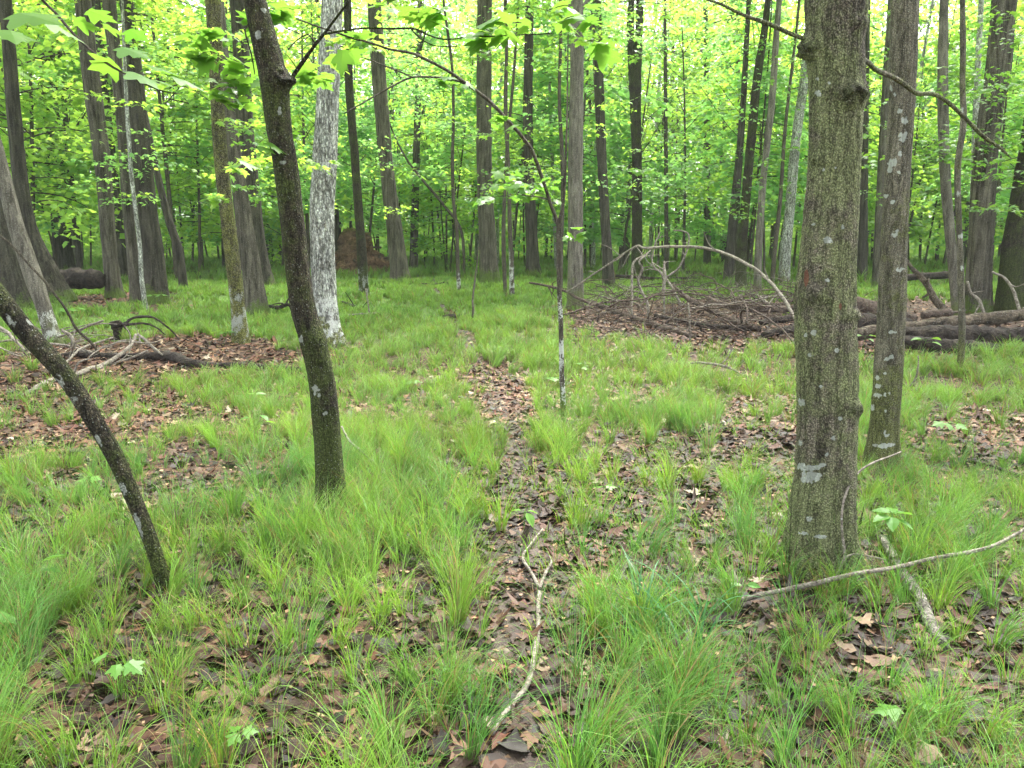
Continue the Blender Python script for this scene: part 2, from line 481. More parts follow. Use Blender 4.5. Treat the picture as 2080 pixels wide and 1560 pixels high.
def build_ground():
    def axis(lo, hi, fine_lo, fine_hi, s, g=1.13):
        a = list(np.arange(fine_lo, fine_hi, s))
        st = s
        while a[-1] < hi:
            st *= g; a.append(a[-1] + st)
        st = s
        while a[0] > lo:
            st *= g; a.insert(0, a[0] - st)
        return np.array(a)
    xs = axis(-420, 420, -9, 9, 0.11); ys = axis(-60, 620, 0.5, 16, 0.11)
    X, Y = np.meshgrid(xs, ys, indexing='ij')
    Z = gz(X, Y) + 0.008 * vnoise(np.stack([X * 9, Y * 9, 0 * X], -1), 3)
    d = np.hypot(X, Y)
    b = bare(X.ravel(), Y.ravel()).reshape(X.shape)
    g = np.clip((d - 7) / 10, 0.0, 1.0) * (1 - b)
    n, m = X.shape
    i = np.arange(n - 1)[:, None] * m; j = np.arange(m - 1)[None, :]
    F = np.stack([i + j, i + m + j, i + m + j + 1, i + j + 1], -1).reshape(-1, 4)
    mb = MB()
    mb.add(np.stack([X, Y, Z], -1).reshape(-1, 3), F, 0, green=g.ravel())
    o = mb.build("ground", M['ground'])
    o['kind'] = 'structure'
    # the trodden path: a ragged strip just above the ground
    q = catmull(np.c_[PATH, np.zeros(len(PATH))], 0.08)[:, :2]
    T = nrm(np.gradient(q, axis=0)); Nn = np.stack([T[:, 1], -T[:, 0]], -1)
    rows = []
    for k in range(9):
        u = (k - 4) / 4.0
        wd = np.where(q[:, 1] > 8, .6, 1.0) * (0.13 + 0.07 * vnoise(np.c_[q * 2.5, np.full(len(q), 1.0 if u < 0 else 9.0)], 21))
        p = q + Nn * (u * wd)[:, None]
        rows.append(np.c_[p, gz(p[:, 0], p[:, 1]) + 0.016 - 0.014 * abs(u) ** 3])
    V = np.stack(rows, 1)
    n, m = V.shape[:2]
    i = np.arange(n - 1)[:, None] * m; j = np.arange(m - 1)[None, :]
    F = np.stack([i + j, i + j + 1, i + m + j + 1, i + m + j], -1).reshape(-1, 4)
    mb = MB(); mb.add(V.reshape(-1, 3), F)
    p = mb.build("path", path_mat()); p['kind'] = 'structure'
build_ground()

# ------------------------------------------------------------------ leaves
_half = [(0.0, 0.0), (0.10, -0.03), (0.30, -0.02), (0.26, 0.10), (0.52, 0.30), (0.60, 0.46), (0.42, 0.47), (0.24, 0.46), (0.30, 0.66), (0.15, 0.70), (0.0, 1.0)]
_out = _half + [(-x, y) for x, y in _half[-2:0:-1]]
MAPLE_V = np.array([(0, 0.36, 0.0)] + [(x, y, -0.16 * abs(x) - 0.10 * (y - 0.36) ** 2) for x, y in _out])
MAPLE_F = np.array([(0, 1 + i, 1 + (i + 1) % len(_out)) for i in range(len(_out))])
STAR_V = np.array([(0, 0.4, 0.03), (0, 0, 0), (0.30, 0.0, -0.03), (0.24, 0.16, 0), (0.58, 0.44, -0.07), (0.22, 0.50, 0), (0, 1, -0.06), (-0.22, 0.50, 0), (-0.58, 0.44, -0.07), (-0.24, 0.16, 0), (-0.30, 0.0, -0.03)])
STAR_F = np.array([(0, i, i % 10 + 1) for i in range(1, 11)])
KITE_V = np.array([(0, 0, 0), (0.46, 0.42, -0.08), (0, 1, -0.06), (-0.46, 0.42, -0.08)])
KITE_F = np.array([(0, 1, 2, 3)])
_ov = [(0, 0), (.16, .12), (.30, .34), (.29, .55), (.16, .80), (0, 1)]
_oo = _ov + [(-x, y) for x, y in _ov[-2:0:-1]]
OVAL_V = np.array([(0, .45, -.02)] + [(x, y, .25 * abs(x) - .22 * (y - .3) ** 2) for x, y in _oo])
OVAL_F = np.array([(0, 1 + i, 1 + (i + 1) % len(_oo)) for i in range(len(_oo))])

def put_leaves(mb, P, az, droop, roll, size, tv, tf, mat=0):
    n = len(P)
    if n == 0: return
    ca, sa, cd_, sd = np.cos(az), np.sin(az), np.cos(droop), np.sin(droop)
    f = np.stack([ca * cd_, sa * cd_, -sd], -1)
    s = np.stack([sa, -ca, 0 * ca], -1)
    u = np.cross(s, f)
    cr, sr = np.cos(roll)[:, None], np.sin(roll)[:, None]
    s2 = s * cr + u * sr
    u2 = u * cr - s * sr
    V = P[:, None, :] + size[:, None, None] * (tv[None, :, 0, None] * s2[:, None] + tv[None, :, 1, None] * f[:, None] + tv[None, :, 2, None] * u2[:, None])
    F = (np.arange(n) * len(tv))[:, None, None] + tf[None]
    mb.add(V.reshape(-1, 3), F.reshape(-1, tf.shape[1]), mat)

def crown_mesh(name, seed, rad, h, nb, nl, size, tv, tf, mats, flat=0.10, skew=0.6):
    """branches leaving the stem axis (0,0,0)-(0,0,h), each carrying flat layered sprays of leaves"""
    r = np.random.default_rng(seed)
    mb = MB()
    per = nl // nb
    for k in range(nb):
        z = h * (k + r.random()) / nb * 0.95
        prof = (0.35 + 0.65 * math.sin(math.pi * min(1, (z / h) * 0.75 + 0.22)))
        L = rad * prof * r.uniform(0.65, 1.15)
        a = r.uniform(0, 2 * math.pi)
        el = r.uniform(0.05, 0.55) * (0.5 + z / h)
        t = np.linspace(0, 1, 7)
        bend = r.uniform(-0.5, 0.5)
        ang = a + bend * t
        st = L / 6
        dx = np.cumsum(np.cos(ang) * math.cos(el)) * st; dy = np.cumsum(np.sin(ang) * math.cos(el)) * st
        dz = np.cumsum(np.sin(el - 0.75 * t)) * st
        B = np.stack([dx - dx[0], dy - dy[0], dz - dz[0] + z], -1)
        limb(mb, np.c_[B, np.linspace(0.006 * L + 0.003, 0.002, 7)], 4, st * 0.9, mat=1)
        tt = r.random(per) ** 0.7 * 0.85 + 0.15
        idx = tt * 6
        i0 = np.minimum(idx.astype(int), 5); fr = (idx - i0)[:, None]
        c = B[i0] * (1 - fr) + B[i0 + 1] * fr
        lat = r.normal(0, 0.17, per) * L * (1.15 - 0.5 * tt)
        an = a + bend * tt
        off = np.stack([-np.sin(an) * lat, np.cos(an) * lat, r.normal(0, flat, per) - 0.06 * np.abs(lat)], -1)
        # leaves gather in little clusters along the twigs
        cl = np.round(idx * 1.8 + np.sign(lat) * 0.3) / 1.8
        P = c + off
        P += 0.07 * r.normal(size=(per, 3)) * [1, 1, 0.5]
        az = an + np.sign(lat) * r.uniform(0.2, 1.4, per)
        put_leaves(mb, P, az, r.normal(0.25, 0.35, per), r.normal(0, 0.45, per), size * r.uniform(0.55, 1.15, per), tv, tf, 0)
    return mb.mesh(name, mats, smooth=False)

LOW = [crown_mesh("understory_crown", 100 + k, [2.6, 2.0, 3.1, 2.2][k], [5.5, 4.0, 6.5, 7.5][k], [26, 20, 32, 34][k], [2000, 1500, 2400, 2200][k], 0.20, KITE_V, KITE_F, [M['leafcool'] if k % 2 else M['leaf'], M['twig']]) for k in range(4)]
TALL = [crown_mesh("canopy_crown", 200 + k, [3.4, 4.0, 3.0][k], [8.0, 9.0, 9.5][k], [30, 34, 30][k], [1000, 1200, 950][k], 0.22, KITE_V, KITE_F, [M['leaf'], M['twig']], flat=0.2) for k in range(3)]
MIDC = [crown_mesh("sapling_crown", 300 + k, [1.5, 2.0][k], [3.5, 4.5][k], [16, 20][k], [1500, 2200][k], 0.13, STAR_V, STAR_F, [M['leafcool'] if k else M['leaf'], M['twig']]) for k in range(2)]

def crown(mesh, parent, z, x=0.0, y=0.0, s=1.0, rz=0.0):
    o = bpy.data.objects.new("crown", mesh)
    COL.objects.link(o)
    o.parent = parent
    o.location = (x, y, z); o.scale = (s, s, s); o.rotation_euler = (0, 0, rz)
    return o

# ------------------------------------------------------------------ traced trees
def trunk_mesh(path, widthpx, seed, flare=0.8, amp=0.04, knots=(), spots=(), wounds=(), mossbase=0.9, whitebase=0.0, ridged=1.0):
    """path rows (x,y,z,r) base first; fine where the picture sees it"""
    q = path
    near = widthpx > 45
    sides = int(np.clip(widthpx * 2.0, 8, 240))
    P, rr = q[:, :3], q[:, 3].copy()
    h = P[:, 2] - P[0, 2] - 0.1
    th = np.linspace(0, 2 * np.pi, sides, endpoint=False)
    r0 = rr[0]
    fl = flare * np.exp(-np.clip(h, 0, None) / (1.3 * r0 + 0.03))
    lob = 0.65 + 0.45 * np.cos(th * 4 + seed) + 0.25 * np.cos(th * 7 + seed * 2)
    mul = 1 + fl[:, None] * lob[None, :] * 0.68
    c = np.stack(np.broadcast_arrays((np.cos(th)[None, :] * rr[:, None]), (np.sin(th)[None, :] * rr[:, None]), P[:, 2:3]), -1)
    rel = amp * fbm(c * np.array([7, 7, 2.2]), seed, 3) * 1.6
    if ridged and widthpx > 14:
        k = 34 if near else 16
        rg = fbm(c * np.array([k, k, k * 0.16]), seed + 5, 3)
        rel = rel + ridged * (0.045 if near else 0.06) * (np.abs(rg) * 2 - 0.4)
        if near:
            rel = rel + ridged * 0.022 * vnoise(c * np.array([95, 95, 70]), seed + 9)
    mul = mul * (1 + rel)
    V, F, C, D = tube(P, rr, sides, mul)
    px, py, f = proj(V)
    front = (D * (CAMP - V)).sum(-1) > 0
    kno = np.zeros(len(V))
    for (kx, ky, ks, kh) in knots:
        wgt = np.exp(-(((px - kx) / ks) ** 2 + ((py - ky) / (ks * 0.8)) ** 2))
        wgt = np.where((D * nrm(CAMP - V)).sum(-1) > -0.35, wgt, 0)
        wgt = wgt * (1 + 0.7 * vnoise(V * 60, 3))
        V = V + D * (wgt * 1.6 * kh * f / FPX)[:, None]
        kno = np.maximum(kno, np.clip(wgt * kh / 9, 0, 1))
    li = np.zeros(len(V))
    for (kx, ky, rx, ry) in spots:
        d2 = ((px - kx) / (rx * .85)) ** 2 + ((py - ky) / (ry * .85)) ** 2
        li = np.maximum(li, np.where(front, np.clip(1.0 - 0.55 * d2 + 0.55 * vnoise(V * 70, 8), 0, 1), 0))
    wo = np.zeros(len(V))
    for (kx, ky, rx, ry) in wounds:
        d2 = ((px - kx) / rx) ** 2 + ((py - ky) / ry) ** 2
        wo = np.maximum(wo, np.where(front, np.clip(1.2 - 0.7 * d2 + 0.3 * vnoise(V * 90, 8), 0, 1), 0))
    hh = V[:, 2] - P[0, 2] - 0.1
    mo = mossbase * np.exp(-np.clip(hh, 0, None) / (0.22 + 0.8 * r0))
    if whitebase:
        li = np.maximum(li, 0.62 * np.clip(1.7 - np.abs(hh - whitebase * 0.55) / (whitebase * 0.45), 0, 1) * np.clip(.62 + 1.5 * fbm(V * 16, 6, 3), 0, 1.3))
    global KNOT
    KNOT = kno
    return V, F, C, mo, li, wo

def traced(name, label, pts, mat, H=14.0, seed=1, crownmesh=None, crownz=None, flare=0.8, amp=0.05, group=None, limbs=(), cs=1.0, **kw):
    """pts: (px, py, width_px) base first, measured on the photograph; the tree stands at the base's distance"""
    base = G(pts[0][0], pts[0][1])
    Y = base[1]
    rows = []
    for (px, py, wd) in pts:
        p = Dp(px, py, Y) if rows else base
        rows.append([*p, wd * 0.5 * depth(p) / FPX])
    rows = np.array(rows)
    wmax = pts[0][2]
    d = nrm(rows[-1, :3] - rows[-2, :3])
    top, rt = rows[-1].copy(), rows[-1, 3]
    step = 0.0075 if wmax > 90 else (0.012 if wmax > 45 else 0.05)
    vis = np.vstack([[*(rows[0, :3] - nrm(rows[1, :3] - rows[0, :3]) * 0.1), rows[0, 3]], rows])
    q = catmull(vis, step)
    ext = []
    n = 6
    if top[2] < H:
        for k in range(1, n + 1):
            d = nrm(d * 0.75 + np.array([0.04 * math.sin(seed + k), 0.04 * math.cos(seed * 2 + k), 1]) * 0.25)
            top[:3] = top[:3] + d * (H - rows[-1, 2]) / n
            ext.append([*top[:3], rt * (1 - 0.80 * k / n)])
        q = np.vstack([q, catmull(np.vstack([q[-1], ext]), 0.35)[1:]])
    root = empty(name, base, label, "sapling" if name.endswith("sapling") else "tree", group)
    V, F, C, mo, li, wo = trunk_mesh(q, wmax, seed, flare, amp, **kw)
    mb = MB()
    mb.add(V, F, 0, moss=mo, lichen=li, wound=wo, knot=KNOT)
    mb.f.append(C); mb.m.append(np.zeros(len(C), np.int32))
    for L in limbs:                         # limbs grow out of the trunk: same mesh
        pp = []
        for (px, py, wd, *yy) in L:
            p = Dp(px, py, Y + (yy[0] if yy else 0.0))
            pp.append([*p, max(0.0012, wd * 0.5 * depth(p) / FPX)])
        limb(mb, np.array(pp), 8 if wmax > 20 else 5, 0.05, 0.01, 0.12, seed + 3)
    mb.build("trunk", M[mat], root)
    if crownmesh is not None:
        zc = crownz if crownz else 0.5 * H
        i = int(np.argmin(np.abs(q[:, 2] - zc)))
        crown(crownmesh, root, q[i, 2] - base[2], q[i, 0] - base[0], q[i, 1] - base[1], cs, seed * 1.7)
    return root, Y

def foliage(root, Y, sprays, seed, size=0.12, mat='leafbig', lobed=True, twigs=True):
    """sprays of leaves on the tree: (px, py, rx_px, ry_px, n, dY)"""
    r = np.random.default_rng(seed)
    mb = MB()
    for (px, py, rx, ry, n, dY) in sprays:
        c = Dp(px, py, Y + dY)
        s = depth(c) / FPX
        nb = max(1, n // 7)
        for b in range(nb):
            a = r.uniform(0, 2 * math.pi)
            Lx, Lz = rx * s, ry * s
            e = c + np.array([math.cos(a) * Lx, math.sin(a) * Lx * 0.8, r.uniform(-1, 1) * Lz])
            st = c * 0.7 + e * 0.3 + [0, 0, 0.03]
            if twigs:
                limb(mb, np.array([[*(c * 0.9 + e * 0.1), 0.0022], [*((st + e) / 2), 0.0018], [*e, 0.0012]]), 4, 0.06, 0.0, mat=1)
            k = max(1, int(round(n / nb)))
            t = r.uniform(0.15, 1.05, k)[:, None]
            P = c * (1 - t) + e * t + r.normal(0, 1, (k, 3)) * [0.03 + 0.14 * Lx, 0.03 + 0.14 * Lx, 0.012 + 0.14 * Lz]
            put_leaves(mb, P, a + r.normal(0, 0.9, k), r.normal(0.3, 0.3, k), r.normal(0, 0.35, k), size * r.uniform(0.6, 1.15, k), MAPLE_V if lobed else STAR_V, MAPLE_F if lobed else STAR_F, 0)
    o = mb.build("foliage", [M[mat], M['twig']], root, smooth=False)
    return o

T_ = {}
# the four big trunks close to the camera
T_['big'], YB = traced("maple_tree", "thick mossy trunk with burls and white lichen bands, nearest big tree",
    [(1666, 1150, 120), (1668, 1085, 112), (1674, 1000, 114), (1677, 955, 113), (1680, 787, 116), (1676, 618, 117), (1682, 505, 110), (1695, 337, 101), (1699, 170, 107), (1696, 80, 112), (1698, 0, 120)],
    'mossy', 15, 3, TALL[0], 8.0, flare=0.75, amp=0.025,
    knots=[(1646, 95, 22, 10), (1728, 190, 26, 14), (1655, 600, 22, 7), (1738, 640, 14, 6), (1735, 830, 20, 5), (1665, 325, 16, 4), (1690, 430, 20, 4), (1745, 45, 14, 7), (1640, 110, 12, 5)],
    spots=[(1682, 487, 11, 8), (1680, 570, 7, 6), (1653, 675, 9, 6), (1637, 680, 5, 5), (1644, 722, 9, 6), (1700, 712, 5, 5), (1628, 818, 8, 9), (1652, 965, 26, 9), (1650, 975, 22, 8), (1645, 950, 26, 7), (1630, 945, 10, 6), (1672, 945, 12, 5),
           (1644, 1053, 8, 6), (1632, 1083, 13, 4), (1660, 1090, 18, 4), (1661, 190, 6, 7), (1712, 460, 4, 7), (1652, 455, 5, 4), (1667, 785, 6, 4), (1692, 890, 6, 5), (1680, 925, 5, 5), (1706, 850, 5, 6), (1660, 160, 4, 4), (1700, 680, 4, 3), (1685, 168, 4, 4), (1672, 345, 4, 4), (1697, 342, 3, 3), (1626, 900, 5, 7)],
    wounds=[(1638, 565, 5, 17), (1707, 623, 3, 7)], mossbase=0.15,
    limbs=[[(1648, 88, 14, .02), (1632, 80, 9, 0), (1590, 62, 9, -.05), (1540, 40, 8, -.12), (1480, 15, 6, -.2), (1420, -6, 5, -.3)],
           [(1745, 125, 16, .05), (1762, 130, 10, .15), (1812, 156, 10, .45), (1865, 188, 9, .7), (1905, 196, 8, .8), (1952, 231, 8, .9), (2003, 278, 7.5, 1.0), (2032, 305, 5, 1.1), (2052, 325, 2.5, 1.2)]])
T_['spot'], YS = traced("maple_tree", "olive-brown trunk dotted with white lichen spots beside the thick mossy trunk",
    [(1786, 955, 62), (1791, 921, 55), (1797, 850, 53), (1802, 787, 54), (1812, 618, 53), (1815, 505, 50), (1824, 337, 49), (1834, 168, 50), (1838, 0, 52)],
    'spotted', 14, 8, TALL[1], 8.0, flare=0.65, amp=0.03,
    spots=[(1838, 245, 9, 9), (1833, 280, 9, 10), (1827, 312, 7, 7), (1812, 330, 11, 10), (1826, 350, 6, 5), (1800, 398, 6, 5), (1818, 478, 7, 6), (1829, 548, 9, 6), (1812, 675, 10, 5), (1810, 725, 6, 5), (1800, 730, 5, 4), (1783, 768, 6, 6), (1784, 784, 7, 5), (1782, 803, 10, 5), (1798, 802, 4, 5),
           (1773, 828, 5, 10), (1800, 885, 8, 5), (1797, 876, 5, 4), (1790, 905, 22, 5), (1806, 903, 12, 5), (1828, 225, 6, 6), (1818, 190, 5, 6), (1812, 410, 6, 4), (1808, 345, 6, 7), (1840, 272, 5, 6), (1822, 470, 4, 4), (1798, 758, 4, 3), (1806, 800, 4, 3), (1798, 835, 4, 4), (1810, 180, 4, 6), (1822, 158, 4, 3)],
    mossbase=1.0)
T_['lean'], YL = traced("maple_tree", "dark mossy trunk leaning and curving, its base in the near grass",
    [(671, 1052, 58), (669, 955, 55), (655, 787, 54), (633, 686, 53), (614, 618, 51), (592, 438, 50), (580, 337, 50), (568, 269, 50), (556, 168, 55), (542, 101, 54), (517, 0, 46)],
    'darkmoss', 11, 5, TALL[2], 7.0, flare=0.5, amp=0.06, cs=0.8,
    knots=[(575, 165, 18, 10), (560, 150, 18, 4), (640, 690, 20, 3)],
    spots=[(612, 690, 9, 10), (641, 790, 9, 8), (648, 803, 6, 6), (525, 70, 7, 12), (660, 840, 6, 5), (575, 330, 8, 5), (535, 20, 8, 6), (568, 225, 5, 9), (640, 800, 4, 8)], mossbase=0.9,
    limbs=[[(572, 180, 14), (586, 168, 9), (606, 142, 9), (622, 118, 8, -.05), (640, 88, 7, -.1), (660, 62, 6, -.15), (678, 38, 5, -.2), (705, 0, 5, -.3)],
           [(657, 66, 5, -.15), (700, 58, 4.2, -.2), (770, 60, 4, -.25), (835, 61, 3.8, -.3), (870, 72, 3.2, -.35), (905, 77, 3, -.35), (960, 72, 2.4, -.4), (1040, 69, 2.2, -.45), (1120, 68, 2, -.5)],
           [(835, 61, 3, -.3), (850, 78, 2.5, -.35), (880, 92, 2.2, -.4), (930, 95, 2, -.5)],
           [(640, 88, 4, -.1), (625, 68, 3, -.1), (600, 82, 2.5, -.1), (585, 100, 2, -.15)],
           [(516, 45, 6), (497, 60, 4, -.05), (512, 110, 3, -.1), (520, 150, 2.4, -.1)]])
T_['white'], YW = traced("maple_tree", "straight trunk covered in white lichen, mossy at its foot",
    [(674, 705, 50), (664, 640, 46), (657, 551, 48), (654, 430, 49), (660, 330, 49), (664, 236, 46), (672, 67, 43), (675, 0, 42)],
    'white', 15, 13, TALL[0], 8.5, flare=0.45, amp=0.03, mossbase=1.2, ridged=0.9, whitebase=0.8)
T_['thinlean'], YT = traced("maple_tree", "slim mottled trunk leaning steeply out of the near grass past the picture's edge",
    [(338, 1205, 28), (312, 1115, 29), (270, 1010, 32), (232, 925, 34), (190, 852, 35), (150, 788, 37), (112, 738, 39), (60, 682, 40), (5, 612, 40), (-60, 525, 38), (-170, 360, 34)],
    'darkmoss', 6.0, 21, MIDC[1], 5.0, flare=0.5, amp=0.08, mossbase=0.3,
    spots=[(285, 1085, 7, 14), (292, 1110, 6, 10), (280, 1060, 7, 7), (300, 1130, 5, 6), (120, 770, 9, 18), (150, 810, 8, 14), (22, 655, 8, 14), (40, 680, 9, 8), (250, 990, 6, 9), (200, 890, 6, 10), (310, 1155, 5, 5), (70, 715, 8, 8), (298, 1095, 4, 5), (165, 850, 6, 12), (60, 650, 5, 9)])

